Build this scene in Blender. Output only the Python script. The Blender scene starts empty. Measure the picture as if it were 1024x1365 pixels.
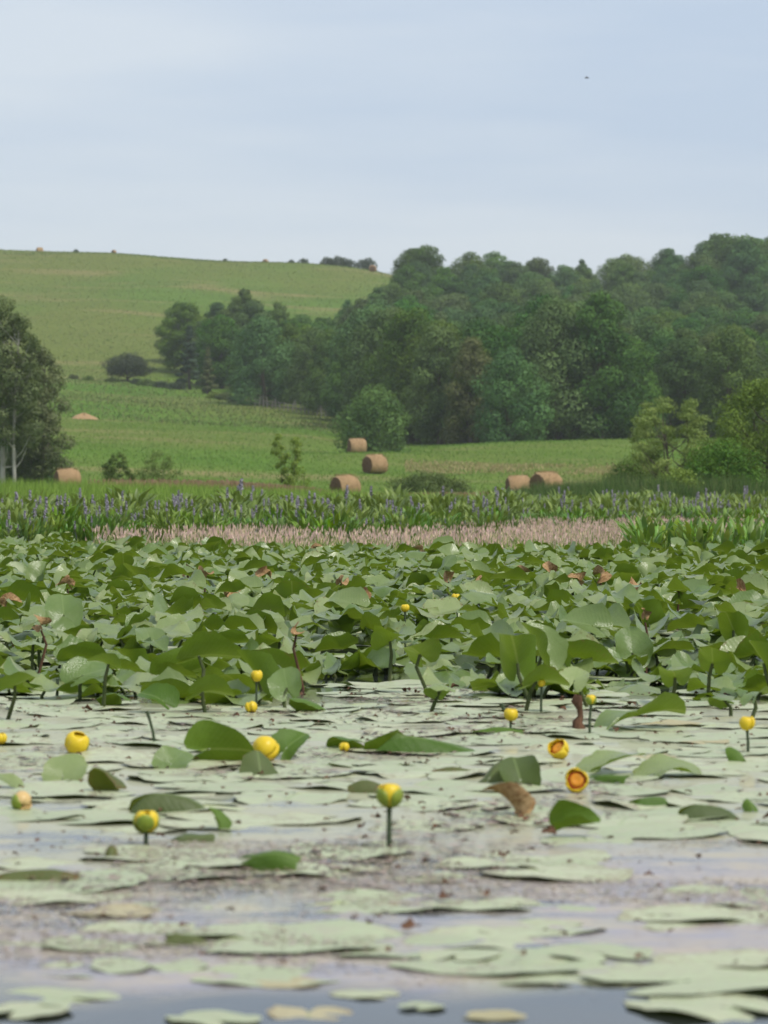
import bpy, math, random
import numpy as np
from mathutils import Vector, Matrix, Euler

# ------------------------------------------------------------------ camera, sky, sun, exposure
random.seed(11)
RNG = np.random.default_rng(11)
scene = bpy.context.scene
C = scene.collection
F, HOR, CAMZ = 4500.0, 655.0, 0.60          # focal length in photo pixels, horizon row, eye height (m)

cam_d = bpy.data.cameras.new('camera')
cam = bpy.data.objects.new('camera', cam_d)
C.objects.link(cam)
cam.location = (0, 0, CAMZ)
cam.rotation_euler = (math.radians(90), 0, 0)
cam_d.sensor_fit = 'VERTICAL'
cam_d.sensor_width = 27.0
cam_d.sensor_height = 36.0
cam_d.lens = F / 1365.0 * 36.0
cam_d.shift_y = -(682.5 - HOR) / 1365.0
cam_d.clip_start = 0.1
cam_d.clip_end = 5000
cam_d.dof.use_dof = True
cam_d.dof.focus_distance = 16.0
cam_d.dof.aperture_fstop = 10.5
scene.camera = cam

SUN_EL, SUN_AZ = math.radians(54), math.radians(128)   # azimuth clockwise from the view direction
world = bpy.data.worlds.new('World')
scene.world = world
world.use_nodes = True
wn, wl = world.node_tree.nodes, world.node_tree.links
wn.clear()
w_out = wn.new('ShaderNodeOutputWorld')
sky = wn.new('ShaderNodeTexSky')
sky.sky_type = 'NISHITA'
sky.sun_disc = False
sky.sun_elevation = SUN_EL
sky.sun_rotation = SUN_AZ
sky.dust_density = 3.0
bg1 = wn.new('ShaderNodeBackground'); bg1.inputs['Strength'].default_value = 0.10
wl.new(sky.outputs[0], bg1.inputs['Color'])
tc = wn.new('ShaderNodeTexCoord')
mp = wn.new('ShaderNodeMapping'); mp.inputs['Scale'].default_value = (3.0, 3.0, 22.0)
wl.new(tc.outputs['Generated'], mp.inputs['Vector'])
nz = wn.new('ShaderNodeTexNoise')
nz.inputs['Scale'].default_value = 1.0; nz.inputs['Detail'].default_value = 5; nz.inputs['Roughness'].default_value = 0.5
wl.new(mp.outputs[0], nz.inputs['Vector'])
cr = wn.new('ShaderNodeValToRGB')
cr.color_ramp.elements[0].position = 0.38; cr.color_ramp.elements[0].color = (0.274, 0.324, 0.402, 1)
cr.color_ramp.elements[1].position = 0.62; cr.color_ramp.elements[1].color = (0.356, 0.388, 0.430, 1)
wl.new(nz.outputs['Fac'], cr.inputs[0])
bg2 = wn.new('ShaderNodeBackground'); bg2.inputs['Strength'].default_value = 1.0
wl.new(cr.outputs[0], bg2.inputs['Color'])
mixw = wn.new('ShaderNodeMixShader'); mixw.inputs[0].default_value = 0.86      # a thin overcast over the clear sky
wl.new(bg1.outputs[0], mixw.inputs[1]); wl.new(bg2.outputs[0], mixw.inputs[2])
wl.new(mixw.outputs[0], w_out.inputs['Surface'])

sun_d = bpy.data.lights.new('sun', 'SUN')
sun_d.energy = 1.5
sun_d.angle = math.radians(12)
sun_d.color = (1.0, 0.95, 0.88)
sun = bpy.data.objects.new('sun', sun_d)
C.objects.link(sun)
sdir = Vector((math.sin(SUN_AZ) * math.cos(SUN_EL), math.cos(SUN_AZ) * math.cos(SUN_EL), math.sin(SUN_EL)))
sun.rotation_euler = (-sdir).to_track_quat('-Z', 'Y').to_euler()

scene.view_settings.view_transform = 'Standard'
scene.view_settings.look = 'None'
scene.view_settings.exposure = 0.98
scene.view_settings.gamma = 1.0
scene.view_settings.use_curve_mapping = False
scene.render.engine = 'CYCLES'
scene.cycles.use_denoising = True
scene.cycles.max_bounces = 6
scene.cycles.diffuse_bounces = 3
scene.cycles.glossy_bounces = 2
scene.cycles.transmission_bounces = 4
scene.cycles.transparent_max_bounces = 4
scene.cycles.volume_bounces = 1
scene.cycles.caustics_reflective = False
scene.cycles.caustics_refractive = False

# ------------------------------------------------------------------ helpers
def X(px, d):
    return (px - 512.0) / F * d

def water_d(py):
    return CAMZ * F / (py - HOR)

def wp(px, py):
    d = water_d(py)
    return X(px, d), d

class Geo:
    """collects vertices, quads and tris (numpy) with a per-vertex tint and a flat coordinate"""
    def __init__(s):
        s.V, s.Q, s.T, s.t, s.f, s.n = [], [], [], [], [], 0
    def add(s, V, Q=None, T=None, tint=(.5, .5, .5), flat=None):
        V = np.asarray(V, float).reshape(-1, 3)
        if Q is not None and len(Q): s.Q.append(np.asarray(Q, int) + s.n)
        if T is not None and len(T): s.T.append(np.asarray(T, int) + s.n)
        tint = np.asarray(tint, float)
        if tint.ndim == 1: tint = np.tile(tint, (len(V), 1))
        s.V.append(V); s.t.append(tint)
        s.f.append(np.zeros((len(V), 3)) if flat is None else flat)
        s.n += len(V)
        return s
    def mesh(s, name, mat, smooth=False):
        me = bpy.data.meshes.new(name)
        V = np.concatenate(s.V) if s.V else np.zeros((0, 3))
        Q = np.concatenate(s.Q) if s.Q else np.zeros((0, 4), int)
        T = np.concatenate(s.T) if s.T else np.zeros((0, 3), int)
        me.vertices.add(len(V)); me.vertices.foreach_set('co', V.ravel())
        nl = Q.size + T.size
        me.loops.add(nl)
        me.loops.foreach_set('vertex_index', np.concatenate([Q.ravel(), T.ravel()]).astype(np.int32))
        me.polygons.add(len(Q) + len(T))
        st = np.concatenate([np.arange(len(Q)) * 4, Q.size + np.arange(len(T)) * 3]).astype(np.int32)
        me.polygons.foreach_set('loop_start', st)
        if smooth: me.polygons.foreach_set('use_smooth', np.ones(len(st), bool))
        a = me.attributes.new('tint', 'FLOAT_COLOR', 'POINT')
        a.data.foreach_set('color', np.concatenate([np.concatenate(s.t), np.ones((len(V), 1))], 1).ravel())
        a = me.attributes.new('flat', 'FLOAT_VECTOR', 'POINT')
        a.data.foreach_set('vector', np.concatenate(s.f).ravel())
        me.materials.append(mat)
        me.update(calc_edges=True)
        return me

def link(name, me, parent=None):
    o = bpy.data.objects.new(name, me)
    C.objects.link(o)
    o.parent = parent
    return o

def tag(o, label, cat, group=None, kind=None):
    o['label'] = label; o['category'] = cat
    if group: o['group'] = group
    if kind: o['kind'] = kind
    return o

def empty(name, loc, rz=0.0, s=1.0):
    o = bpy.data.objects.new(name, None)
    o.empty_display_size = 0.1
    C.objects.link(o)
    o.location = loc; o.rotation_euler = (0, 0, rz); o.scale = (s, s, s)
    return o

def tube(path, radii, n=6):
    P = np.asarray(path, float); m = len(P)
    radii = np.asarray(radii, float)
    T = np.gradient(P, axis=0); T /= np.linalg.norm(T, axis=1, keepdims=True) + 1e-9
    ref = np.tile([0.31, 0.92, 0.12], (m, 1))
    A = np.cross(T, ref); A /= np.linalg.norm(A, axis=1, keepdims=True) + 1e-9
    B = np.cross(T, A)
    an = np.arange(n) * 2 * math.pi / n
    V = P[:, None] + radii[:, None, None] * (A[:, None] * np.cos(an)[None, :, None] + B[:, None] * np.sin(an)[None, :, None])
    i, j = np.meshgrid(np.arange(m - 1), np.arange(n), indexing='ij')
    Q = np.stack([i * n + j, i * n + (j + 1) % n, (i + 1) * n + (j + 1) % n, (i + 1) * n + j], -1).reshape(-1, 4)
    return V.reshape(-1, 3), Q

def rotm(yaw, tilt, roll):
    return np.array((Matrix.Rotation(yaw, 3, 'Z') @ Matrix.Rotation(tilt, 3, 'X') @ Matrix.Rotation(roll, 3, 'Y')))

def vnoise(x, y, seed=0):
    """cheap smooth noise in about -1..1"""
    r = np.random.default_rng(seed)
    s = 0
    for k in range(6):
        a, b, c = r.uniform(-1.6, 1.6), r.uniform(-1.6, 1.6), r.uniform(0, 6.28)
        s = s + np.sin(a * x + b * y + c)
    return s / 3.2

# ------------------------------------------------------------------ materials
class NT:
    def __init__(s, name):
        s.m = bpy.data.materials.new(name); s.m.use_nodes = True
        s.t = s.m.node_tree; s.t.nodes.clear()
        s.out = s.t.nodes.new('ShaderNodeOutputMaterial')
    def n(s, typ, **kw):
        nd = s.t.nodes.new('ShaderNode' + typ)
        for k, v in kw.items(): setattr(nd, k, v)
        return nd
    def l(s, a, b): s.t.links.new(a, b)
    def math(s, op, a, b=None, clamp=False):
        nd = s.n('Math', operation=op, use_clamp=clamp)
        for i, v in enumerate((a, b)):
            if v is None: continue
            if isinstance(v, (int, float)): nd.inputs[i].default_value = v
            else: s.l(v, nd.inputs[i])
        return nd.outputs[0]
    def mix(s, fac, a, b, blend='MIX'):
        nd = s.n('Mix', data_type='RGBA', blend_type=blend)
        for sock, v in ((nd.inputs[0], fac), (nd.inputs[6], a), (nd.inputs[7], b)):
            if isinstance(v, (int, float)): sock.default_value = v
            elif isinstance(v, tuple): sock.default_value = (*v, 1)
            else: s.l(v, sock)
        return nd.outputs[2]
    def noise(s, scale, detail=3, vec=None, rough=.55, mapscale=None):
        nd = s.n('TexNoise'); nd.inputs['Scale'].default_value = scale
        nd.inputs['Detail'].default_value = detail; nd.inputs['Roughness'].default_value = rough
        if vec is not None:
            if mapscale:
                mpn = s.n('Mapping'); mpn.inputs['Scale'].default_value = mapscale
                s.l(vec, mpn.inputs[0]); vec = mpn.outputs[0]
            s.l(vec, nd.inputs['Vector'])
        return nd.outputs['Fac']
    def ramp(s, fac, p0, p1, c0=(0, 0, 0), c1=(1, 1, 1)):
        nd = s.n('ValToRGB'); e = nd.color_ramp.elements
        e[0].position, e[1].position = p0, p1
        e[0].color, e[1].color = (*c0, 1), (*c1, 1)
        s.l(fac, nd.inputs[0])
        return nd.outputs[0]
    def attr(s, name):
        nd = s.n('Attribute'); nd.attribute_name = name
        return nd
    def bsdf(s, col, rough=.6, spec=.5, ior=1.45, normal=None):
        nd = s.n('BsdfPrincipled')
        if isinstance(col, tuple): nd.inputs['Base Color'].default_value = (*col, 1)
        else: s.l(col, nd.inputs['Base Color'])
        if isinstance(rough, (int, float)): nd.inputs['Roughness'].default_value = rough
        else: s.l(rough, nd.inputs['Roughness'])
        nd.inputs['IOR'].default_value = ior
        nd.inputs['Specular IOR Level'].default_value = spec
        if normal is not None: s.l(normal, nd.inputs['Normal'])
        return nd.outputs[0]
    def bump(s, h, strength=.3, dist=.01):
        nd = s.n('Bump'); nd.inputs['Strength'].default_value = strength; nd.inputs['Distance'].default_value = dist
        s.l(h, nd.inputs['Height'])
        return nd.outputs[0]
    def done(s, sh):
        s.l(sh, s.out.inputs['Surface'])
        return s.m

def foliage_mat(name, dark, light, rough=.6, spec=.3, transl=.25, objvar=.25, hue=.03):
    """leaf and grass matter: tint.r runs dark -> light, each object varies a little"""
    k = NT(name)
    ti = k.attr('tint')
    sep = k.n('SeparateColor'); k.l(ti.outputs['Color'], sep.inputs[0])
    c = k.mix(sep.outputs[0], dark, light)
    oi = k.n('ObjectInfo')
    hsv = k.n('HueSaturation')
    k.l(c, hsv.inputs['Color'])
    k.l(k.math('ADD', k.math('MULTIPLY', oi.outputs['Random'], 2 * hue), .5 - hue), hsv.inputs['Hue'])
    r2 = k.math('FRACT', k.math('MULTIPLY', oi.outputs['Random'], 17.31))
    k.l(k.math('ADD', k.math('MULTIPLY', r2, 2 * objvar), 1 - objvar), hsv.inputs['Value'])
    r3 = k.math('FRACT', k.math('MULTIPLY', oi.outputs['Random'], 41.7))
    k.l(k.math('ADD', k.math('MULTIPLY', r3, .3), .85), hsv.inputs['Saturation'])
    col = hsv.outputs[0]
    p = k.bsdf(col, rough, spec)
    if transl:
        t = k.n('BsdfTranslucent'); k.l(k.mix(.35, col, (.35, .42, .06), 'MIX'), t.inputs['Color'])
        ms = k.n('MixShader'); ms.inputs[0].default_value = transl
        k.l(p, ms.inputs[1]); k.l(t.outputs[0], ms.inputs[2]); p = ms.outputs[0]
    return k.done(p)

def tint_mat(name, rough=.7, spec=.2, transl=.2):
    """colour straight from the tint attribute"""
    k = NT(name)
    ti = k.attr('tint')
    p = k.bsdf(ti.outputs['Color'], rough, spec)
    if transl:
        t = k.n('BsdfTranslucent'); k.l(ti.outputs['Color'], t.inputs['Color'])
        ms = k.n('MixShader'); ms.inputs[0].default_value = transl
        k.l(p, ms.inputs[1]); k.l(t.outputs[0], ms.inputs[2]); p = ms.outputs[0]
    return k.done(p)

def blade_mat(name, top_d, top_l, under, rough=.36, spec=.5, transl=.28, brown=.5, spots=.62, film=0.0, ior=1.45):
    """waxy spatterdock leaf: bluish waxy upper face, yellower dull underside, veins, brown decay"""
    k = NT(name)
    oi = k.n('ObjectInfo'); ti = k.attr('tint'); fl = k.attr('flat')
    geo = k.n('NewGeometry')
    sep = k.n('SeparateColor'); k.l(ti.outputs['Color'], sep.inputs[0])
    rnd = k.math('FRACT', k.math('ADD', oi.outputs['Random'], k.math('MULTIPLY', sep.outputs[0], 3.7)))
    sx = k.n('SeparateXYZ'); k.l(fl.outputs['Vector'], sx.inputs[0])
    ax = k.math('ABSOLUTE', sx.outputs['X'])
    rib = k.ramp(ax, .012, .04, (1, 1, 1), (0, 0, 0))
    vein = k.math('SINE', k.math('MULTIPLY', k.math('SUBTRACT', sx.outputs['Y'], k.math('MULTIPLY', ax, .75)), 52))
    vein01 = k.ramp(vein, .80, 1.0)
    # position offset per leaf so that no two leaves carry the same blotches
    off = k.n('CombineXYZ')
    k.l(k.math('MULTIPLY', rnd, 57.0), off.inputs[0]); k.l(k.math('MULTIPLY', rnd, 31.0), off.inputs[2])
    va = k.n('VectorMath', operation='ADD'); k.l(fl.outputs['Vector'], va.inputs[0]); k.l(off.outputs[0], va.inputs[1])
    n1 = k.noise(2.3, 4, va.outputs[0]); n2 = k.noise(9.0, 4, va.outputs[0], .65)
    top = k.mix(k.math('ADD', k.math('MULTIPLY', rnd, .75), k.math('MULTIPLY', n1, .4)), top_d, top_l)
    top = k.mix(k.math('MULTIPLY', vein01, .07), top, (.25, .32, .14))
    top = k.mix(k.math('MULTIPLY', rib, .4), top, (.26, .34, .12))
    if film:                                               # dried duckweed and dust lying on the pad
        n3 = k.noise(5.0, 6, va.outputs[0], .75)
        top = k.mix(k.math('MULTIPLY', k.ramp(n3, .45, .68), film), top, (.40, .33, .26))
        top = k.mix(k.math('MULTIPLY', k.ramp(k.noise(34.0, 3, va.outputs[0], .6), .62, .74), film), top, (.17, .12, .09))
    und = k.mix(n1, under, tuple(v * .62 for v in under))
    und = k.mix(k.math('MULTIPLY', vein01, .15), und, (.22, .27, .06))
    und = k.mix(k.math('MULTIPLY', rib, .6), und, (.25, .30, .08))
    col = k.mix(geo.outputs['Backfacing'], top, und)
    rad = k.math('POWER', sx.outputs['Z'], 3.0)            # flat.z = 0 at the stalk, 1 at the rim
    dec = k.math('ADD', k.math('MULTIPLY', n2, .75), k.math('MULTIPLY', rad, .16))
    dec = k.math('ADD', dec, k.math('MULTIPLY', k.math('SUBTRACT', rnd, .5), .22))
    spot = k.ramp(dec, spots, spots + .09)
    col = k.mix(k.math('MULTIPLY', spot, brown), col, (.16, .085, .03))
    bh = k.math('ADD', k.math('MULTIPLY', vein, .10), k.math('MULTIPLY', n2, 1.5))
    nrm = k.bump(bh, .35, .004)
    rg = k.math('ADD', k.math('MULTIPLY', geo.outputs['Backfacing'], .22), k.math('ADD', rough - .08, k.math('MULTIPLY', n2, .2)))
    p = k.bsdf(col, rg, spec, ior, nrm)
    t = k.n('BsdfTranslucent'); k.l(k.mix(.5, col, (.30, .40, .03)), t.inputs['Color'])
    ms = k.n('MixShader'); ms.inputs[0].default_value = transl
    k.l(p, ms.inputs[1]); k.l(t.outputs[0], ms.inputs[2])
    return k.done(ms.outputs[0])

def bark_mat(name, a, b, scale=6):
    k = NT(name)
    tcn = k.n('TexCoord')
    f = k.noise(scale, 5, tcn.outputs['Object'], .6, (1, 1, .3))
    return k.done(k.bsdf(k.mix(k.ramp(f, .35, .65), a, b), .9, .2, 1.45, k.bump(f, .5, .03)))

M = {}
M['blade'] = blade_mat('spatterdock_blade', (.085, .170, .022), (.330, .395, .165), (.115, .205, .006), brown=.8, spots=.63, rough=.22, transl=.34, ior=1.55)
M['glare_pad'] = blade_mat('floating_pad', (.345, .41, .225), (.495, .535, .325), (.14, .19, .05), rough=.42, transl=.05, brown=.42, spots=.53, film=.55)  # pad green paled: sky glare on the pads is put into the base colour
M['yellow_pad'] = blade_mat('yellowed_pad', (.40, .35, .16), (.48, .42, .24), (.35, .25, .08), rough=.45, transl=.08, brown=.6, spots=.54)
M['fresh_blade'] = blade_mat('fresh_blade', (.055, .125, .010), (.110, .195, .020), (.10, .185, .010), rough=.45, spec=.4, brown=.5, spots=.66)
M['old_blade'] = blade_mat('decaying_blade', (.07, .11, .03), (.13, .15, .04), (.14, .15, .03), rough=.5, brown=.95, spots=.50)
M['stalk'] = bark_mat('leaf_stalk', (.055, .08, .03), (.09, .10, .04), 30)
M['flower_stalk'] = bark_mat('flower_stalk', (.075, .10, .055), (.05, .07, .04), 40)
M['dead'] = bark_mat('withered_leaf', (.50, .34, .17), (.24, .13, .055), 9)
M['dead_dark'] = bark_mat('rotted_leaf', (.07, .04, .025), (.16, .085, .05), 30)
def flower_mat(name, a, b):
    k = NT(name); tcn = k.n('TexCoord')
    f = k.noise(60, 3, tcn.outputs['Object'])
    p = k.bsdf(k.mix(f, a, b), .38, .5)
    t = k.n('BsdfTranslucent'); t.inputs['Color'].default_value = (*b, 1)
    ms = k.n('MixShader'); ms.inputs[0].default_value = .25
    k.l(p, ms.inputs[1]); k.l(t.outputs[0], ms.inputs[2])
    return k.done(ms.outputs[0])
M['yellow'] = flower_mat('yellow_sepal', (.80, .56, .015), (.88, .70, .05))
M['lime'] = flower_mat('green_sepal', (.16, .26, .03), (.36, .42, .05))
M['orange'] = flower_mat('orange_disc', (.78, .27, .02), (.85, .40, .03))
M['red'] = flower_mat('red_ring', (.42, .05, .02), (.55, .12, .02))
M['pale_petal'] = flower_mat('faded_sepal', (.72, .48, .16), (.80, .60, .30))
M['tree'] = foliage_mat('broadleaf_foliage', (.024, .076, .010), (.120, .222, .034), transl=.15)
M['pine'] = foliage_mat('conifer_foliage', (.016, .042, .020), (.05, .09, .04), transl=.1)
M['rust'] = foliage_mat('rusty_foliage', (.055, .080, .026), (.15, .175, .065), objvar=.1)
M['aspen'] = foliage_mat('aspen_foliage', (.070, .100, .028), (.195, .225, .085), objvar=.12)
M['apple'] = foliage_mat('apple_foliage', (.022, .044, .024), (.065, .095, .045), objvar=.1)
M['shrub'] = foliage_mat('shrub_foliage', (.055, .11, .018), (.17, .25, .05), objvar=.12)
M['young'] = foliage_mat('young_foliage', (.13, .21, .028), (.29, .39, .075), objvar=.06, hue=.008, transl=.35)
M['pickerel'] = foliage_mat('pickerelweed_leaf', (.07, .16, .018), (.22, .36, .045), rough=.42, spec=.5, objvar=.18, transl=.3)
M['spike'] = foliage_mat('pickerelweed_flower', (.18, .165, .20), (.38, .35, .40), objvar=.12, hue=.02, transl=.1)
M['grass'] = tint_mat('grass_blade')
M['bark'] = bark_mat('dark_bark', (.07, .055, .04), (.13, .11, .085))
M['pale_bark'] = bark_mat('pale_bark', (.42, .40, .35), (.24, .22, .18), 4)
M['fence'] = bark_mat('weathered_wood', (.26, .24, .21), (.14, .125, .11), 8)
M['twig'] = bark_mat('bare_twig', (.34, .31, .26), (.22, .19, .15), 8)

k = NT('hay'); tcn = k.n('TexCoord')
f1 = k.noise(6, 4, tcn.outputs['Object'], .6, (1, 4, 4)); f2 = k.noise(26, 3, tcn.outputs['Object'], .6, (.3, 1, 1))
hc = k.mix(f1, (.42, .275, .14), (.28, .175, .09)); hc = k.mix(k.math('MULTIPLY', f2, .5), hc, (.52, .365, .205))
M['hay'] = k.done(k.bsdf(hc, .9, .1, 1.45, k.bump(f2, .8, .05)))
k = NT('hay_end'); tcn = k.n('TexCoord')
sp = k.n('SeparateXYZ'); k.l(tcn.outputs['Object'], sp.inputs[0])
rr = k.math('SQRT', k.math('ADD', k.math('POWER', sp.outputs['Y'], 2), k.math('POWER', sp.outputs['Z'], 2)))
f2 = k.noise(14, 4, tcn.outputs['Object'])
ring = k.math('SINE', k.math('ADD', k.math('MULTIPLY', rr, 55), k.math('MULTIPLY', f2, 5)))
hc = k.mix(k.math('MULTIPLY', k.math('ADD', ring, 1), .5), (.12, .07, .04), (.22, .13, .07))
M['hay_end'] = k.done(k.bsdf(hc, .95, .1, 1.45, k.bump(ring, .6, .04)))

# ground: mown hay meadow, greener low down, drier and browner high up, tan mowing streaks
k = NT('meadow'); geo = k.n('NewGeometry')
pos = geo.outputs['Position']
n_big = k.noise(.022, 4, pos, .5, (1, .55, 1)); n_mid = k.noise(.11, 5, pos, .6, (.5, 1, 1)); n_fine = k.noise(1.6, 4, pos, .7, (.5, .6, 1))
n_str = k.noise(.06, 4, pos, .6, (.45, 1.2, 1))
g = k.mix(k.ramp(n_mid, .3, .7), (.066, .145, .015), (.130, .225, .032))
spz = k.n('SeparateXYZ'); k.l(pos, spz.inputs[0])
hi = k.ramp(k.math('MULTIPLY', spz.outputs['Z'], .02), .30, .75)
g = k.mix(k.math('MULTIPLY', hi, .5), g, (.118, .165, .042))
g = k.mix(k.math('MULTIPLY', k.ramp(n_big, .42, .60), .65), g, (.165, .165, .048))
g = k.mix(k.math('MULTIPLY', k.ramp(n_str, .53, .70), .75), g, (.27, .215, .10))
g = k.mix(k.math('MULTIPLY', k.ramp(n_fine, .35, .75), .35), g, (.055, .095, .02))
M['meadow'] = k.done(k.bsdf(g, .95, .05, 1.45, k.bump(n_fine, .6, .3)))

k = NT('pond_water'); geo = k.n('NewGeometry')
wnz = k.noise(5.0, 3, geo.outputs['Position'], .5, (1, .6, 1))
wn2 = k.noise(1.3, 4, geo.outputs['Position'])
wc = k.mix(wn2, (.018, .024, .026), (.034, .036, .030))
sw = k.n('SeparateXYZ'); k.l(geo.outputs['Position'], sw.inputs[0])
ynorm = k.math('MULTIPLY', sw.outputs['Y'], .1)
carpet = k.ramp(ynorm, .53, .60)                          # pale algae mat between the pads farther out
fn0 = k.noise(1.1, 3, geo.outputs['Position'], .5)
fz = k.math('MULTIPLY', k.ramp(k.math('ADD', ynorm, k.math('MULTIPLY', k.math('SUBTRACT', fn0, .5), .16)), .385, .42), k.ramp(ynorm, .9, 1.2, (1, 1, 1), (0, 0, 0)))
fn = k.noise(2.4, 6, geo.outputs['Position'], .60, (.55, 1.25, 1)); ff = k.noise(45, 5, geo.outputs['Position'], .75)
fb = k.noise(9, 5, geo.outputs['Position'], .65, (.7, 1.2, 1))
fth = k.math('ADD', k.math('ADD', k.math('MULTIPLY', fn, .6), k.math('MULTIPLY', fb, .4)), k.math('ADD', k.math('MULTIPLY', ff, .25), k.math('MULTIPLY', carpet, .05)))
fm_ = k.math('MULTIPLY', k.ramp(fth, .52, .64), fz)
fcol = k.mix(k.ramp(fb, .42, .62), (.36, .335, .37), (.50, .42, .31))
fcol = k.mix(k.math('MULTIPLY', k.ramp(ff, .56, .70), .7), fcol, (.22, .16, .11))
fcol = k.mix(k.math('MULTIPLY', k.ramp(k.noise(1.4, 4, geo.outputs['Position'], .6, (1, .5, 1)), .48, .60), .7), fcol, (.45, .46, .27))
fcol = k.mix(k.math('MULTIPLY', carpet, .75), fcol, (.44, .45, .27))
film_s = k.bsdf(fcol, .5, .4)
wat = k.bsdf(wc, .06, .5, 1.33, k.bump(wnz, .06, .02))
ms = k.n('MixShader'); k.l(k.math('MULTIPLY', fm_, .78), ms.inputs[0]); k.l(wat, ms.inputs[1]); k.l(film_s, ms.inputs[2])
M['water'] = k.done(ms.outputs[0])

# ------------------------------------------------------------------ terrain
COLS = [-300, 0, 150, 300, 430, 475, 512, 650, 850, 1024, 1350]
#  d : ground height (m) under each column
ROWS = {
    0:   [-.6] * 11,
    40:  [-.5] * 11,
    58:  [-.10] * 11,
    75:  [.03] * 11,
    110: [.08] * 11,
    150: [.25, .25, .20, .15, .12, .10, .10, .12, .12, .15, .2],
    190: [.9, .75, .55, .35, .15, .12, .12, .30, .40, .45, .5],
    230: [2.9, 2.7, 2.5, 2.2, 2.0, 1.95, 1.9, 1.7, 1.6, 1.5, 1.5],
    257: [4.2, 3.9, 3.6, 3.4, 3.5, 3.8, 3.75, 2.9, 2.7, 2.6, 2.6],
    290: [6.0, 5.5, 5.1, 4.8, 4.4, 3.6, 4.0, 4.85, 5.2, 5.2, 5.2],
    330: [8.5, 7.6, 7.2, 6.6, 6.1, 5.0, 4.8, 5.0, 5.4, 5.5, 5.5],
    420: [14.5, 13.2, 12.2, 11.2, 10.6, 10.3, 10, 9.0, 8.5, 8.5, 9],
    450: [16.5, 15.2, 14.7, 13.4, 12.6, 12.2, 12, 11, 10, 10, 10.5],
    480: [18.2, 17.1, 16.4, 15.6, 14.8, 14.2, 14, 13, 12, 12.5, 13],
    500: [20.5, 19.2, 18.4, 17.6, 16.8, 16.5, 16.3, 15, 14, 14.5, 15],
    560: [29, 27.4, 26.7, 25.5, 24.2, 24, 24, 23, 21.5, 23, 24],
    630: [40, 38.4, 38, 37, 35.6, 35.2, 35, 33, 31.5, 34, 35],
    700: [51, 49.9, 49.4, 48.2, 47.2, 46.7, 46.4, 39, 37.5, 41, 42],
    742: [55, 54.0, 53.1, 51.8, 50.6, 50.0, 49.6, 40, 38.5, 42.5, 43],
    800: [55, 54.0, 53, 51.5, 50, 49.5, 49, 40, 38.5, 42.5, 43],
    1000: [40] * 11,
}
DG = np.arange(0, 1001, 5.0)
PG = np.arange(-300, 1351, 25.0)
rk = np.array(sorted(ROWS)); RZ = np.array([np.interp(PG, COLS, ROWS[r]) for r in rk])
HZ = np.stack([np.interp(DG, rk, RZ[:, j]) for j in range(len(PG))], 1)
for _ in range(2):
    HP = np.pad(HZ, ((1, 1), (1, 1)), 'edge')
    HZ = (HP[:-2, 1:-1] + 2 * HP[1:-1, 1:-1] + HP[2:, 1:-1]) / 4
    HP = np.pad(HZ, ((1, 1), (1, 1)), 'edge')
    HZ = (HP[1:-1, :-2] + 2 * HP[1:-1, 1:-1] + HP[1:-1, 2:]) / 4

def gz(x, d):
    x = np.asarray(x, float); d = np.asarray(d, float)
    px = np.clip(512 + F * x / np.maximum(d, 1), PG[0], PG[-1] - .01)
    fi = np.clip(d, 0, 999.9) / 5.0; fj = (px - PG[0]) / 25.0
    i = fi.astype(int); j = fj.astype(int); a = fi - i; b = fj - j
    z = HZ[i, j] * (1 - a) * (1 - b) + HZ[i + 1, j] * a * (1 - b) + HZ[i, j + 1] * (1 - a) * b + HZ[i + 1, j + 1] * a * b
    amp = np.clip((d - 120) / 300, 0, 1) * .35
    return z + amp * vnoise(x / 9, d / 16, 3)

dr = np.concatenate([[28, 36], np.arange(42, 150, 4), np.arange(150, 780, 4), np.arange(780, 1000, 20), [1000, 1200, 1600, 2600]])
ur = np.concatenate([np.linspace(-1.1, -.15, 24)[:-1], np.linspace(-.15, .15, 150), np.linspace(.15, 1.1, 24)[1:]])
DD, UU = np.meshgrid(dr, ur, indexing='ij')
XX = UU * DD
ZZ = gz(XX, DD)
nr, nc = DD.shape
i, j = np.meshgrid(np.arange(nr - 1), np.arange(nc - 1), indexing='ij')
Qd = np.stack([i * nc + j, i * nc + j + 1, (i + 1) * nc + j + 1, (i + 1) * nc + j], -1).reshape(-1, 4)
gme = Geo().add(np.stack([XX, DD, ZZ], -1).reshape(-1, 3), Qd).mesh('ground', M['meadow'], True)
tag(link('ground', gme), 'green mown hay meadow rising into a long rounded hill', 'meadow', kind='structure')

wv = np.array([[-140, -60, 0], [140, -60, 0], [140, 82, 0], [-140, 82, 0.0]])
tag(link('water', Geo().add(wv, [[0, 1, 2, 3]]).mesh('water', M['water'])), 'still grey-blue pond water between the lily pads', 'pond', kind='structure')
tag(link('pond_bed', Geo().add(wv * [1, 1, 0] + [0, -40, -.7], [[0, 1, 2, 3]]).mesh('pond_bed', M['dead_dark'])), 'dark mud bed under the pond water', 'pond bed', kind='structure')

# ------------------------------------------------------------------ trees and shrubs
def leaf_quads(P, N, size, rng, aspect=.62):
    """one rhombic leaf spray per point, facing N"""
    n = len(P)
    N = N / (np.linalg.norm(N, axis=1, keepdims=True) + 1e-9)
    R = rng.normal(size=(n, 3))
    A = np.cross(N, R); A /= np.linalg.norm(A, axis=1, keepdims=True) + 1e-9
    B = np.cross(N, A)
    s = size[:, None]
    bend = N * s * .18
    V = np.stack([P - A * s * .5 - bend, P + B * s * .5 * aspect, P + A * s * .5 - bend, P - B * s * .5 * aspect], 1).reshape(-1, 3)
    Q = np.arange(4 * n).reshape(-1, 4)
    return V, Q

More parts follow.
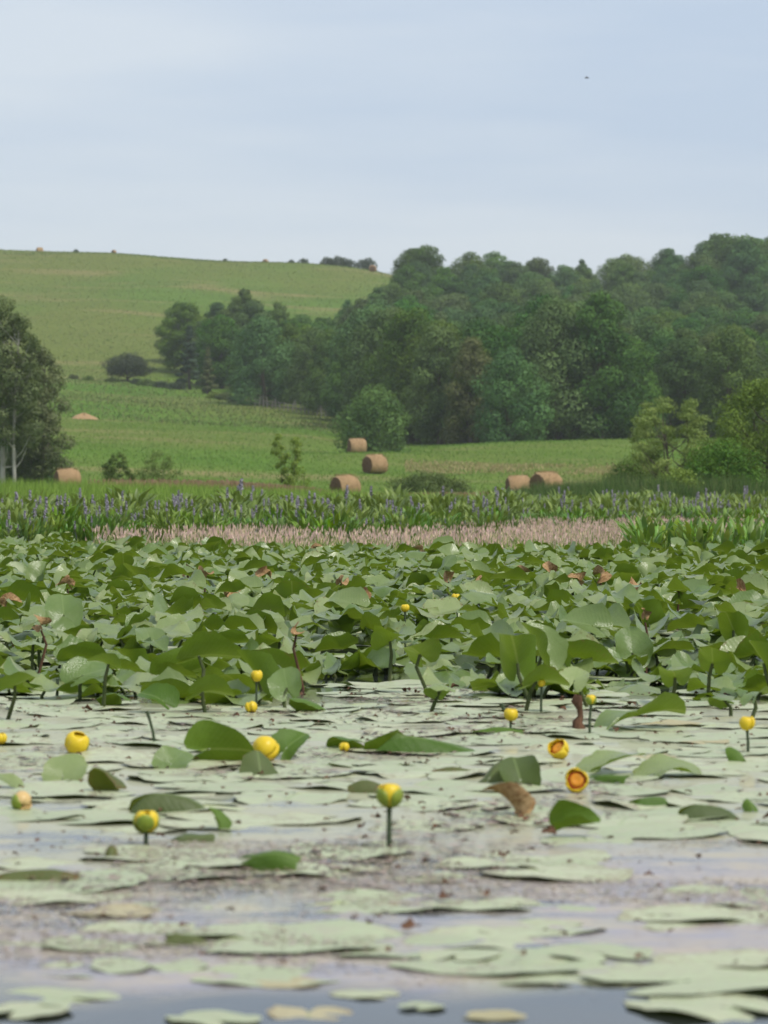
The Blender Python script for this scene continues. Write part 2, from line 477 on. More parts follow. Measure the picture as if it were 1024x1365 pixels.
def make_tree(seed, H, R, base=.15, lobes=16, nleaf=7000, ls=.42, prof=None, mat='tree', bark='bark', lobe_r=.40, trunk_r=None, stems=1, flat=.8, gap=0.0, bare=0, fill=.16):
    """returns (trunk mesh, crown mesh); tapered trunk with limbs into leafy lobes"""
    rng = np.random.default_rng(seed)
    prof = prof or (lambda t: math.sin(math.pi * min(1, .12 + t * .86)) ** .6)
    tr = trunk_r or H * .022
    tg, cg = Geo(), Geo()
    LC = []
    for i in range(lobes):
        t = (i + rng.uniform(.1, .9)) / lobes
        m = R * prof(t)
        a = i * 2.4 + rng.uniform(-.5, .5)
        lr = R * lobe_r * rng.uniform(.7, 1.25) * (.55 + .45 * prof(t))
        q = max(0, m - lr * .75) * math.sqrt(rng.uniform(.25, 1))
        LC.append((q * math.cos(a), q * math.sin(a), H * (base + (1 - base) * t * .93), lr))
    LC = np.array(LC)
    for s in range(stems):
        off = rng.normal(size=2) * R * .18 * (stems > 1)
        ang = rng.uniform(0, 6.28)
        zs = np.linspace(0, .86, 7) * H * (1 if s == 0 else rng.uniform(.6, .95))
        wob = np.cumsum(rng.normal(size=(7, 2)) * R * .03, 0) + off * np.linspace(.3, 1.5, 7)[:, None]
        wob[0] = off * .3
        path = np.column_stack([wob, zs]); path[0, 2] = -.25
        V, Q = tube(path, tr * np.linspace(1.15, .16, 7) / (1 if s == 0 else 1.5), 7)
        tg.add(V, Q)
        for c in LC[s::stems * (1 if lobes < 14 else 2)]:
            z0 = max(.12 * H, c[2] - math.hypot(c[0], c[1]) * .8 - .08 * H)
            if z0 > zs[-1]: continue
            p0 = np.array([np.interp(z0, path[:, 2], path[:, 0]), np.interp(z0, path[:, 2], path[:, 1]), z0])
            p2 = c[:3]; p1 = (p0 + p2) / 2 + [0, 0, -.04 * H] + rng.normal(size=3) * R * .04
            V, Q = tube([p0, p1, p2], [tr * .42, tr * .26, tr * .07], 5)
            tg.add(V, Q)
        for b in range(bare):                       # pale bare branches showing through the leaves
            z0 = rng.uniform(.2, .8) * H
            a = rng.uniform(0, 6.28); L = R * rng.uniform(.4, .8)
            p0 = np.array([np.interp(z0, path[:, 2], path[:, 0]), np.interp(z0, path[:, 2], path[:, 1]), z0])
            p2 = p0 + [L * math.cos(a), L * math.sin(a), L * rng.uniform(.5, 1.2)]
            V, Q = tube([p0, (p0 + p2) / 2 + rng.normal(size=3) * .1, p2], [tr * .35, tr * .22, tr * .05], 5)
            tg.add(V, Q)
    w = LC[:, 3] ** 2
    cnt = rng.multinomial(nleaf, w / w.sum())
    for c, n in zip(LC, cnt):
        if n == 0: continue
        D = rng.normal(size=(n, 3)); D /= np.linalg.norm(D, axis=1, keepdims=True)
        rad = c[3] * (rng.uniform(0, 1, n) ** fill) * rng.uniform(.88, 1.12, n)
        # clumps on the lobe surface: bumps in radius give an uneven outline with gaps
        bump = .20 * np.sin(D[:, 0] * 7 + c[0] * 3) * np.sin(D[:, 1] * 7 + c[1] * 5) * np.sin(D[:, 2] * 8 + c[2])
        P = c[:3] + D * (rad * (1 + bump * 1.5))[:, None] * [1, 1, flat]
        keep = rng.uniform(size=n) > gap * (np.sin(P[:, 0] * 2.2 / R * 4) * np.sin(P[:, 2] * 3.0 / R * 4) > .2)
        P, D = P[keep], D[keep]
        P[:, 2] = np.maximum(P[:, 2], .02 * H)
        N = D * 1.0 + rng.normal(size=P.shape) * .38 + [0, 0, .30]
        V, Q = leaf_quads(P, N, ls * rng.uniform(.55, 1.35, len(P)), rng)
        lt = rng.uniform(.2, .8)
        t = np.clip(lt + rng.normal(size=len(P)) * .22, 0, 1)
        cg.add(V, Q, tint=np.repeat(t, 4)[:, None] * [1, 1, 1])
    return tg.mesh('trunk', M[bark], True), cg.mesh('crown', M[mat])

def put_tree(name, meshes, loc, label, cat='tree', group=None, s=1.0, rz=0.0, sz=None):
    r = empty(name, loc, rz, s)
    if sz: r.scale = (s, s, sz)
    tag(r, label, cat, group)
    link('trunk', meshes[0], r); link('crown', meshes[1], r)
    return r

cone = lambda t: max(.06, 1 - t) ** .8
wide = lambda t: math.sin(math.pi * min(1, .25 + t * .72)) ** .5
edge = lambda t: (math.sin(math.pi * min(1, .28 + t * .70))) ** .55
PROTO = [make_tree(100 + i, 13, rad, .10, lob, 26000, .24, edge, 'tree', lobe_r=lr)
         for i, (rad, lob, lr) in enumerate([(4.2, 22, .42), (4.8, 26, .38), (3.6, 20, .46), (5.2, 28, .36), (4.4, 24, .34)])]
SPRUCE = make_tree(120, 13, 3.2, .08, 26, 9000, .32, cone, 'pine', lobe_r=.36, flat=.45)
RUST = make_tree(121, 11, 2.6, .06, 22, 7000, .32, cone, 'rust', lobe_r=.36, flat=.5)
SLIM = make_tree(122, 13, 2.8, .2, 18, 14000, .24, edge, 'tree', lobe_r=.42)

fp = [215, 300, 350, 430, 480, 560, 1200]
d_lo = lambda p: np.interp(p, fp, [500, 456, 436, 412, 352, 318, 318])
d_hi = lambda p: np.interp(p, [215, 300, 430, 465, 500, 560, 1200], [512, 520, 528, 535, 575, 650, 705])
spots = []
rng = np.random.default_rng(5)
d = 318.0
while d < 705:
    near = d < 400
    stepx = 6.6 if near else (7.2 if d < 530 else 9.0)
    x = X(150, d) + rng.uniform(0, stepx)
    while x < X(1110, d):
        xx = x + rng.uniform(-1.6, 1.6); dd = d + rng.uniform(-2.5, 2.5)
        p = 512 + F * xx / dd
        if p > 222 and d_lo(p) <= dd <= d_hi(p) and not (p > 640 and 392 < dd < 455):
            spots.append((xx, dd, p))
        x += stepx * rng.uniform(.85, 1.2)
    d += 6.5 if near else (8.0 if d < 530 else 10.5)
rng.shuffle(spots)
spots = sorted(spots[:296], key=lambda s: s[1])
TREES = []
ITEMS = {'leaf': [], 'pad': [], 'dead': [], 'scrub': [], 'sky': [], 'sunk': []}
FG = 'broadleaf trees of the wood on the hill'
for xx, dd, p in spots:
    kind = int(rng.integers(0, 5))
    s = rng.uniform(.84, 1.06)
    if dd < 400 and p > 560:
        s *= np.interp(p, [540, 600, 660, 740, 800, 880, 1030], [.86, .92, .95, 1.12, 1.0, .90, .86])
    if p < 470: s *= np.interp(p, [215, 250, 300, 350, 430, 470], [.72, .92, .95, .90, .72, .80]) if dd > 440 else .8
    if dd > 600: s *= np.interp(p, [480, 560, 800, 900, 970, 1010, 1060], [.85, .95, .84, 1.0, 1.28, 1.22, 1.0])
    if dd > 500: s *= np.interp(p, [470, 500, 540, 600], [.85, .82, .98, 1.0])
    me = PROTO[kind]
    lab = ('dark green broadleaf tree crowded in the front rows of the wood' if dd < 455 else
           'blue-green broadleaf tree packed into the hazy wood on the upper slope')
    if rng.uniform() < .07: me = SLIM
    tree_o = put_tree('wood_tree', me, (xx, dd, gz(xx, dd) - .1), lab, 'tree', FG, s * (1.05 if dd < 455 else 1.28), rng.uniform(0, 6.28), s * rng.uniform(.92, 1.1))
    TREES.append((p, HOR - (float(gz(xx, dd)) + 10 * s - CAMZ) * F / dd, dd, tree_o))

def hero(name, me, px, d, label, cat='tree', s=1.0, rz=0.0, sz=None, group=None):
    x = X(px, d)
    return put_tree(name, me, (x, d, gz(x, d) - .05), label, cat, group, s, rz, sz)

hero('broadleaf_tree', make_tree(131, 11.5, 5.0, .06, 28, 28000, .23, edge, 'tree', lobe_r=.36), 349, 424, 'big round-crowned tree standing forward of the wood above the old fence', rz=1)
hero('spruce_tree', SPRUCE, 253, 462, 'dark pointed conifer at the low corner of the hillside wood', s=.72, rz=.4)
hero('rusty_tree', RUST, 277, 452, 'rusty brown half-dead tree between the conifer and the big round tree', s=.62, rz=2)
hero('broadleaf_tree', PROTO[2], 371, 520, 'small round treetop standing alone above the wood edge against the meadow', s=.80, rz=.7)
hero('broadleaf_tree', SLIM, 463, 545, 'slim dark tree at the notch where the hill meadow meets the wood', s=.74, rz=2.7)
hero('broadleaf_tree', make_tree(132, 15.5, 6.0, .05, 34, 30000, .25, edge, 'tree', lobe_r=.36), 742, 319, 'tallest dark tree at the front of the wood', s=.92, rz=1)
hero('broadleaf_tree', make_tree(133, 10, 4.6, .03, 26, 20000, .24, edge, 'tree', lobe_r=.36), 680, 312, 'bushy bright green tree at the wood edge behind the two paired hay bales', s=.88, rz=2)
hero('broadleaf_tree', make_tree(134, 12, 3.6, .05, 24, 12000, .28, edge, 'rust', lobe_r=.38, gap=.2), 628, 318, 'olive thin-leaved tree at the wood edge', s=.86, rz=.5)
hero('slim_tree', SLIM, 776, 668, 'slim treetop poking above the middle of the wooded skyline', s=.86, rz=.3)
hero('slim_tree', SLIM, 826, 672, 'twin slim treetops poking above the wooded skyline, the right one', s=.90, rz=1.9)
hero('round_shrub', make_tree(135, 5.6, 3.5, .0, 24, 12000, .22, wide, 'shrub', lobe_r=.38, stems=3), 497, 283, 'large round olive green bush on the field behind the hay bales', 'bush')
hero('apple_tree', make_tree(136, 3.7, 4.3, .34, 26, 9500, .22, wide, 'apple', lobe_r=.34, trunk_r=.16, flat=.55), 171, 478, 'low wide dark tree standing alone on the meadow bank', rz=.5)

# the pale-stemmed trees at the left edge
asp = lambda t: (math.sin(math.pi * min(1, .22 + t * .74))) ** .6
hero('aspen_tree', make_tree(141, 10.8, 2.5, .22, 30, 15000, .15, asp, 'aspen', 'pale_bark', .33, .15, gap=.5, bare=12), 3, 184, 'tall aspen with a pale trunk at the very left edge of the picture')
hero('aspen_tree', make_tree(142, 10.2, 2.0, .28, 26, 11000, .15, asp, 'aspen', 'pale_bark', .33, .10, gap=.55, bare=12), 20, 183, 'thin pale-trunked aspen just right of the leftmost tree', rz=1.2)
hero('aspen_tree', make_tree(143, 8.4, 2.1, .10, 28, 13000, .16, asp, 'aspen', 'bark', .36, .12, gap=.25), 55, 187, 'dense olive aspen forming the right side of the left-hand tree clump', rz=2.1)
hero('undergrowth_bush', make_tree(144, 3.6, 1.9, .0, 18, 8000, .16, wide, 'tree', lobe_r=.40, stems=3), 38, 189, 'dark bush filling the foot of the left-hand aspens', 'bush')
hero('undergrowth_bush', make_tree(145, 2.2, 1.3, .0, 14, 4000, .14, wide, 'shrub', lobe_r=.42, stems=3), 58, 192, 'low green bush between the aspens and the leftmost hay bale', 'bush')
hero('aspen_tree', make_tree(146, 9.0, 2.4, .08, 26, 12000, .17, asp, 'aspen', 'bark', .36, .12, gap=.2), -18, 191, 'shaded aspen half outside the left edge of the picture', rz=4)

# shore shrubs
hero('shore_shrub', make_tree(151, 2.0, .78, .04, 40, 8000, .06, asp, 'shrub', lobe_r=.26, trunk_r=.014, stems=7, fill=.5), 157, 122, 'darker of the two small shrubs on the left shore', 'shrub')
hero('shore_shrub', make_tree(152, 2.1, .95, .06, 44, 7000, .06, asp, 'young', lobe_r=.26, trunk_r=.014, stems=8, gap=.3, fill=.5), 212, 122, 'airy upright small shrub on the shore, right of its darker twin', 'shrub', rz=1)
hero('sapling', make_tree(153, 2.6, .75, .15, 34, 4500, .065, lambda t: .35 + .65 * t, 'young', lobe_r=.26, trunk_r=.018, stems=3, gap=.3, fill=.5), 384, 118, 'thin yellow-green sapling left of the nearest hay bale', 'sapling')
hero('sapling', make_tree(154, 1.5, .55, .1, 20, 1500, .06, wide, 'young', lobe_r=.36, trunk_r=.014, stems=2), 400, 119, 'short yellow-green sapling at the foot of the thin one', 'sapling')
hero('sedge_mound', make_tree(155, 1.3, 2.1, .0, 40, 12000, .08, wide, 'aspen', lobe_r=.28, trunk_r=.02, stems=4, flat=.6, fill=.5), 572, 140, 'low olive mounded bush in front of the hay field', 'bush')
hero('shore_tree', make_tree(156, 3.5, 1.6, .16, 54, 15000, .07, lambda t: .55 + .45 * math.sin(math.pi * t), 'young', 'bark', .24, .055, stems=3, flat=.5, fill=.4), 893, 124, 'small bright green tree with layered branches on the right shore', s=1.18)
hero('shore_shrub', make_tree(157, 1.7, 1.4, .0, 30, 9000, .08, wide, 'tree', lobe_r=.36, stems=4), 842, 127, 'low green shrub left of the small layered tree', 'shrub')
hero('shore_shrub', make_tree(158, 2.3, 1.6, .0, 34, 11000, .08, wide, 'shrub', lobe_r=.34, stems=4, gap=.3), 945, 128, 'olive shrub between the layered tree and the right-edge willow', 'shrub')
hero('willow_shrub', make_tree(159, 4.2, 2.1, .0, 64, 22000, .085, wide, 'shrub', lobe_r=.28, stems=4, fill=.35), 1018, 118, 'tall green willow bush at the right edge of the picture', 'bush', 1.1)
hero('willow_shrub', make_tree(160, 2.0, 1.5, .0, 32, 10000, .08, wide, 'shrub', lobe_r=.36, stems=4), 965, 97, 'low yellow-green bush at the foot of the right-edge willow', 'bush')
hero('willow_shrub', make_tree(161, 1.2, 1.0, .0, 20, 5000, .07, wide, 'young', lobe_r=.38, stems=3), 900, 92, 'small yellowish bush half sunk in the right-hand reeds', 'bush')

# scrub along the bank below the lone tree, and by the fence
SC = [make_tree(170 + i, 1.0, 1.1, .0, 12, 2200, .12, wide, m, lobe_r=.40, stems=3) for i, m in enumerate(['apple', 'shrub', 'rust'])]
for i, (px, d, s, q) in enumerate([(150, 472, 1.0, 2), (182, 470, 1.1, 0), (196, 467, 1.3, 1), (216, 464, 1.2, 0), (236, 461, 1.4, 0), (118, 474, .9, 1),
                                   (98, 476, .9, 2), (287, 440, 1.1, 1), (300, 437, 1.3, 2), (314, 432, 1.2, 0)]):
    sb_ = hero('scrub_bush', SC[q], px, d, 'low scrubby bush along the bank below the lone tree', 'bush', s * 1.1, i * 1.3, s * .75, 'scrub on the meadow bank')
    ITEMS['scrub'].append((px, 525, sb_))
for i, (px, s) in enumerate([(404, 1.3), (436, 1.9), (452, 2.3), (466, 1.9), (389, .9), (489, 2.6), (300, .6), (75 + 26, .7)]):
    sb_ = hero('skyline_bush', SC[0], px, 742, 'tiny bush on the skyline of the hill meadow', 'bush', s, i, s * 1.0, 'bushes on the hill skyline')
    ITEMS['sky'].append((px, 346, sb_))

# ------------------------------------------------------------------ old fence below the round tree
fe = empty('old_fence', (X(318, 428), 428, float(gz(X(318, 428), 428))))
tag(fe, 'weathered grey post fence along the foot of the wood', 'fence')
Vp, Qp = tube([[0, 0, -.2], [.01, 0, .6], [0, .02, 1.25]], [.07, .065, .055], 6)
pm = Geo().add(Vp, Qp, None).mesh('post', M['fence'])
px_list = list(np.linspace(318, 434, 22))
pp = []
for i, px in enumerate(px_list):
    d = np.interp(px, [318, 350, 434], [428, 418, 396]) + rng.uniform(-.3, .3)
    x = X(px, d); z = float(gz(x, d))
    o = link('post', pm, fe)
    o.location = Vector((x, d, z)) - fe.location
    o.rotation_euler = (rng.uniform(-.12, .12), rng.uniform(-.15, .15), 0)
    o.scale = (1, 1, rng.uniform(.65, 1.2))
    pp.append((x - fe.location.x, d - fe.location.y, z - fe.location.z))
for h in (.45, .85):
    V, Q = tube(np.array(pp) + [0, -.07, h], np.full(len(pp), .03), 4)
    link('rail', Geo().add(V, Q).mesh('rail', M['fence']), fe)

# ------------------------------------------------------------------ hay bales
def make_bale(seed, r=.74, L=1.3):
    rg = np.random.default_rng(seed)
    n, m = 40, 14
    a = np.arange(n) * 2 * math.pi / n
    xs = np.linspace(-L / 2, L / 2, m)
    A, Xs = np.meshgrid(a, xs)
    rr = r * (1 - .17 * (np.abs(Xs) / (L / 2)) ** 4) + rg.normal(size=A.shape) * .020 + .035 * vnoise(A * 2, Xs * 5, seed)
    y, z = rr * np.cos(A), rr * np.sin(A)
    z = np.where(z < -.55 * r, -.55 * r + (z + .55 * r) * .45, z)         # settled on the ground
    z = z * .97
    z0 = z.min()
    V = np.stack([Xs, y, z - z0], -1).reshape(-1, 3)
    i, j = np.meshgrid(np.arange(m - 1), np.arange(n), indexing='ij')
    Q = np.stack([i * n + j, i * n + (j + 1) % n, (i + 1) * n + (j + 1) % n, (i + 1) * n + j], -1).reshape(-1, 4)
    body = Geo().add(V, Q).mesh('body', M['hay'], True)
    ends = []
    for sgn, row in ((-1, 0), (1, m - 1)):
        ring = V[row * n:(row + 1) * n]
        cen = np.array([0, 0, -z0])
        pts, ntot = [], 6
        for k_ in range(ntot):
            s = 1 - k_ / ntot
            p = ring.copy(); p[:, 1:] = cen[1:] + (p[:, 1:] - cen[1:]) * s
            p[:, 0] += sgn * (.05 * (1 - s ** 4) + .015 * rg.normal(size=n)) * (k_ > 0)
            pts.append(p - cen)
        pts.append(np.array([[ring[0, 0] + sgn * .05, 0, 0]]))
        VV = np.concatenate(pts)
        i, j = np.meshgrid(np.arange(ntot - 1), np.arange(n), indexing='ij')
        Q2 = np.stack([i * n + j, i * n + (j + 1) % n, (i + 1) * n + (j + 1) % n, (i + 1) * n + j], -1).reshape(-1, 4)
        T2 = np.array([[(ntot - 1) * n + q, (ntot - 1) * n + (q + 1) % n, ntot * n] for q in range(n)])
        ends.append((Geo().add(VV, Q2, T2).mesh('end_face', M['hay_end'], True), -z0))
    # loose straw sticking out all over
    ns = 1100
    aa = rg.uniform(-.6, 3.7, ns); xx_ = rg.uniform(-L / 2, L / 2, ns)
    P = np.column_stack([xx_, r * .97 * np.cos(aa), r * .97 * np.sin(aa) - z0])
    D = np.column_stack([rg.normal(size=ns) * .7, np.cos(aa), np.sin(aa)]) + rg.normal(size=(ns, 3)) * .4
    D /= np.linalg.norm(D, axis=1, keepdims=True)
    S = np.cross(D, [1, .2, .1]) * .008
    ln = rg.uniform(.05, .2, ns)[:, None]
    VS = np.stack([P - S, P + S, P + D * ln], 1).reshape(-1, 3)
    straw = Geo().add(VS, None, np.arange(3 * ns).reshape(-1, 3)).mesh('loose_straw', M['hay'])
    return body, ends, straw

BALES = [make_bale(s) for s in (1, 2, 3)]
def put_bale(px, d, rz, label, s=1.0, v=0, sink=0.0, name='hay_bale'):
    x = X(px, d)
    r = empty(name, (x, d, float(gz(x, d)) - sink), rz, s)
    tag(r, label, 'hay bale', 'round hay bales on the fields')
    b, e, st = BALES[v]
    link('body', b, r)
    for me, zc in e:
        o = link('end_face', me, r); o.location = (0, 0, zc)
    link('loose_straw', st, r)['kind'] = 'stuff'
    return r
put_bale(460, 190, math.radians(36), 'round hay bale nearest the marsh, below the other two in the middle field', 1.0, 0, .03)
put_bale(500, 226, math.radians(34), 'whole round hay bale in the middle field showing its shaded end', 1.0, 1)
put_bale(476, 272, math.radians(15), 'round hay bale half hidden behind the field crest', 1.0, 2)
put_bale(691, 196, math.radians(10), 'lower of the two paired hay bales behind the reeds', .98, 1, .25)
put_bale(728, 188, math.radians(38), 'larger of the two paired hay bales behind the reeds', 1.05, 2)
put_bale(90, 176, math.radians(20), 'round hay bale beside the aspens at the left', .9, 0, -.12)
put_bale(53, 738, math.radians(20), 'tiny far hay bale on the left skyline of the hill', 1.0, 0, .45)
put_bale(354, 738, math.radians(70), 'tiny far hay bale on the middle of the hill skyline', .85, 1, .4)
put_bale(497, 700, math.radians(85), 'tiny orange hay bale at the treetops on the skyline', 1.0, 2)
put_bale(152, 739, math.radians(50), 'tiny low hay bale on the skyline right of the leftmost far bale', .6, 2)
# flattened heap of spoiled hay
hp = Geo(); rgq = np.random.default_rng(9)
n, m = 30, 8
aa, ss = np.meshgrid(np.arange(n) * 2 * math.pi / n, np.linspace(0, 1, m))
hh = .55 * (1 - ss ** 2) * (1 + .3 * vnoise(aa * 3, ss * 4, 5)) + rgq.normal(size=aa.shape) * .02
V = np.stack([1.5 * ss * np.cos(aa) * (1 + .1 * np.sin(3 * aa)), .9 * ss * np.sin(aa), hh - .03], -1).reshape(-1, 3)
i, j = np.meshgrid(np.arange(m - 1), np.arange(n), indexing='ij')
hp.add(V, np.stack([i * n + j, (i + 1) * n + j, (i + 1) * n + (j + 1) % n, i * n + (j + 1) % n], -1).reshape(-1, 4))
o = link('hay_heap', hp.mesh('hay_heap', M['hay'], True)); o.location = (X(112, 345), 345, float(gz(X(112, 345), 345)))
tag(o, 'flat brown heap of spoiled hay on the meadow right of the aspens', 'hay heap')

# ------------------------------------------------------------------ grasses
def blades(n, px0, px1, d0, d1, h0, h1, w, cols, seed, zfun=None, lean=.25, mask=None, head=None, hfun=None, dpow=1.0):
    """n grass blades (base pair, mid pair, tip); head=(prob, size, colours) adds a seed head at the tip"""
    r = np.random.default_rng(seed)
    px = r.uniform(px0, px1, n); d = d0 + (d1 - d0) * r.uniform(0, 1, n) ** dpow
    if mask is not None:
        kp = mask(px, d, r); px, d = px[kp], d[kp]
    n = len(px)
    x = X(px, d)
    z = zfun(x, d) if zfun else np.full(n, -.02)
    h = r.uniform(h0, h1, n)
    if hfun is not None: h = h * hfun(px, d)
    yaw = r.uniform(0, math.pi, n)
    W = np.column_stack([np.cos(yaw), np.sin(yaw), np.zeros(n)]) * (w * r.uniform(.6, 1.4, n))[:, None]
    ln = r.normal(size=(n, 2)) * lean
    P = np.column_stack([x, d, z])
    mid = P + np.column_stack([ln[:, 0] * h * .35, ln[:, 1] * h * .35, h * .6])
    tip = P + np.column_stack([ln[:, 0] * h, ln[:, 1] * h, h * (1 - .25 * np.abs(ln[:, 0]))])
    V = np.stack([P - W / 2, P + W / 2, mid + W * .4, mid - W * .4, tip], 1).reshape(-1, 3)
    b = np.arange(n)[:, None] * 5
    cols = np.asarray(cols, float)
    ci = r.integers(0, len(cols), n); cj = r.integers(0, len(cols), n); t = r.uniform(0, 1, n)[:, None]
    col = (cols[ci] * t + cols[cj] * (1 - t)) * r.uniform(.8, 1.2, n)[:, None]
    g = Geo().add(V, b + [0, 1, 2, 3], b + [3, 2, 4], np.repeat(col, 5, 0))
    if head:
        pr, (hl, hw), hcols = head
        k_ = r.uniform(size=n) < pr
        q = tip[k_]; m = len(q); hcols = np.asarray(hcols, float)
        up = np.column_stack([ln[k_] * .6, np.ones(m)]); up /= np.linalg.norm(up, axis=1, keepdims=True)
        L = (hl * r.uniform(.6, 1.3, m))[:, None]
        for rot in (0, math.pi / 2):
            S = np.column_stack([np.cos(yaw[k_] + rot), np.sin(yaw[k_] + rot), np.zeros(m)]) * hw * .5
            VV = np.stack([q - up * L * .5, q + S, q + up * L * .5, q - S], 1).reshape(-1, 3)
            hc_ = hcols[r.integers(0, len(hcols), m)] * r.uniform(.8, 1.2, m)[:, None]
            g.add(VV, np.arange(4 * m).reshape(-1, 4), None, np.repeat(hc_, 4, 0))
    return g

def stuff(name, g, mat, label, cat):
    return tag(link(name, g.mesh(name, M[mat])), label, cat, kind='stuff')

G1, G2, G3 = (.075, .165, .016), (.13, .24, .028), (.18, .28, .045)
OL, TAN, RED, PNK = (.15, .16, .045), (.33, .24, .12), (.36, .22, .14), (.74, .52, .43)
# short mown grass over the fields so that crests and banks are not clean edges
stuff('meadow_grass', blades(70000, -60, 1084, 128, 345, .08, .20, .045, [(.10, .20, .03), G2, (.15, .2, .05), G2, G3], 21, gz, .5, dpow=.8), 'grass', 'short mown grass of the hay field behind the marsh', 'grass')
stuff('hill_grass', blades(60000, -60, 620, 345, 745, .10, .32, .11, [(.10, .18, .035), (.14, .205, .05), (.15, .18, .05), (.2, .19, .08)], 22, gz, .5,
      mask=lambda p, d, r: (p < 222) | (d < d_lo(p) - 4) | (d > d_hi(p) + 6)), 'grass', 'rough grass covering the long hill behind the lone tree', 'grass')
stuff('dry_grass', blades(14000, 540, 860, 228, 246, .10, .30, .05, [(.40, .31, .15), (.33, .28, .12), (.46, .36, .2), G3], 28, gz, .5, mask=lambda p, d, r: r.uniform(size=len(p)) < .35 + .5 * vnoise(p / 25, d / 4, 31)), 'grass', 'tan strip of dry cut grass across the right hay field', 'grass')
# bright green sedge behind the pickerelweed, taller at the left
top = lambda p, d: np.interp(p, [0, 250, 450, 640, 1024], [1.04, .93, .76, .60, .60])
stuff('sedge', blades(60000, -50, 1080, 50, 104, .60, 1.0, .018, [(.20, .33, .045), (.28, .40, .075), (.17, .28, .04), G3], 23, lambda x, d: gz(x, d) - .05, .22, hfun=top,
      mask=lambda p, d, r: r.uniform(size=len(p)) < np.interp(p, [0, 420, 700, 1024], [1, .9, .45, .3])), 'grass', 'bright green tall sedge behind the pickerelweed', 'sedge')
stuff('red_seed_grass', blades(15000, 120, 760, 100, 124, .5, .85, .014, [G1, OL, RED], 24, gz, .25, head=(.85, (.20, .05), [RED, (.42, .28, .19), TAN, (.36, .23, .16)]),
      mask=lambda p, d, r: r.uniform(size=len(p)) < np.interp(p, [120, 190, 520, 760], [.15, 1, .9, .25]), hfun=lambda p, d: np.interp(p, [120, 300, 410, 450, 560, 700], [1.05, 1.0, .75, .5, .5, .55])),
      'grass', 'band of reddish brown seeding grass along the far shore', 'grass')
RD = [(.045, .10, .02), (.075, .14, .03), (.11, .18, .045), (.14, .16, .06)]
stuff('reeds', blades(40000, 640, 1080, 84, 116, .75, 1.15, .018, RD, 25, gz, .14,
      mask=lambda p, d, r: r.uniform(size=len(p)) < np.interp(p, [640, 720, 1024], [.35, .9, 1]), hfun=lambda p, d: np.interp(p, [640, 700, 760, 860, 1024], [.5, .62, .80, .92, 1.0]) * (.85 + .28 * vnoise(p / 14, d / 3, 8))),
      'grass', 'dark green reeds standing along the right shore', 'reeds')
# pink flowering grass lying between the lily leaves and the pickerelweed
def pink_mask(p, d, r):
    near = np.interp(p, [80, 140, 300, 600, 840, 860, 1024], [44, 30.5, 28.5, 27.5, 28, 33, 34])
    far = np.interp(p, [80, 140, 300, 500, 640, 760, 1024], [40, 37, 39, 39, 43, 52, 54])
    patch = vnoise(p / 30, d / 1.5, 19) + .5 * vnoise(p / 9, d * 1.2, 20)
    return (r.uniform(size=len(p)) < .62 + .5 * patch) & (d > near + r.normal(size=len(p)) * .7) & (d < far + r.normal(size=len(p)) * .8)
pg = blades(62000, 90, 1080, 26, 56, .05, .27, .0065, [G2, G3, (.28, .33, .11), (.26, .32, .09)], 26, None, .35, mask=pink_mask, head=(.75, (.06, .012), [PNK, (.84, .64, .56), (.76, .54, .47), (.80, .64, .48), (.70, .58, .36)]), dpow=1.2)
stuff('pink_seed_grass', pg, 'grass', 'low pink flowering grass in front of the pickerelweed', 'grass')
stuff('shore_sprouts', blades(16000, -20, 1040, 25.5, 31, .08, .22, .010, [G2, G3, (.24, .33, .07), (.3, .36, .1)], 27, None, .35), 'grass', 'low yellow-green sprouts between the lily leaves and the pink grass', 'sprouts')

# ------------------------------------------------------------------ pickerelweed
def lance(L, W, bend, n=5):
    """pointed heart-shaped upright leaf: verts in local frame (base at 0, tip +Z), bending to +Y"""
    t = np.linspace(0, 1, n)
    w = W * np.array([.55, 1.0, .85, .5, .02])
    y = bend * L * t ** 2; z = L * (t - .15 * bend * t ** 2)
    V = []
    for i_ in range(n):
        for s_ in (-1, 0, 1):
            V.append([s_ * w[i_] / 2, y[i_] + abs(s_) * w[i_] * .18, z[i_] - (abs(s_) * W * .35 if i_ == 0 else 0)])
    Q = []
    for i_ in range(n - 1):
        for c in range(2):
            a_ = i_ * 3 + c
            Q.append([a_, a_ + 1, a_ + 4, a_ + 3])
    return np.array(V), np.array(Q)

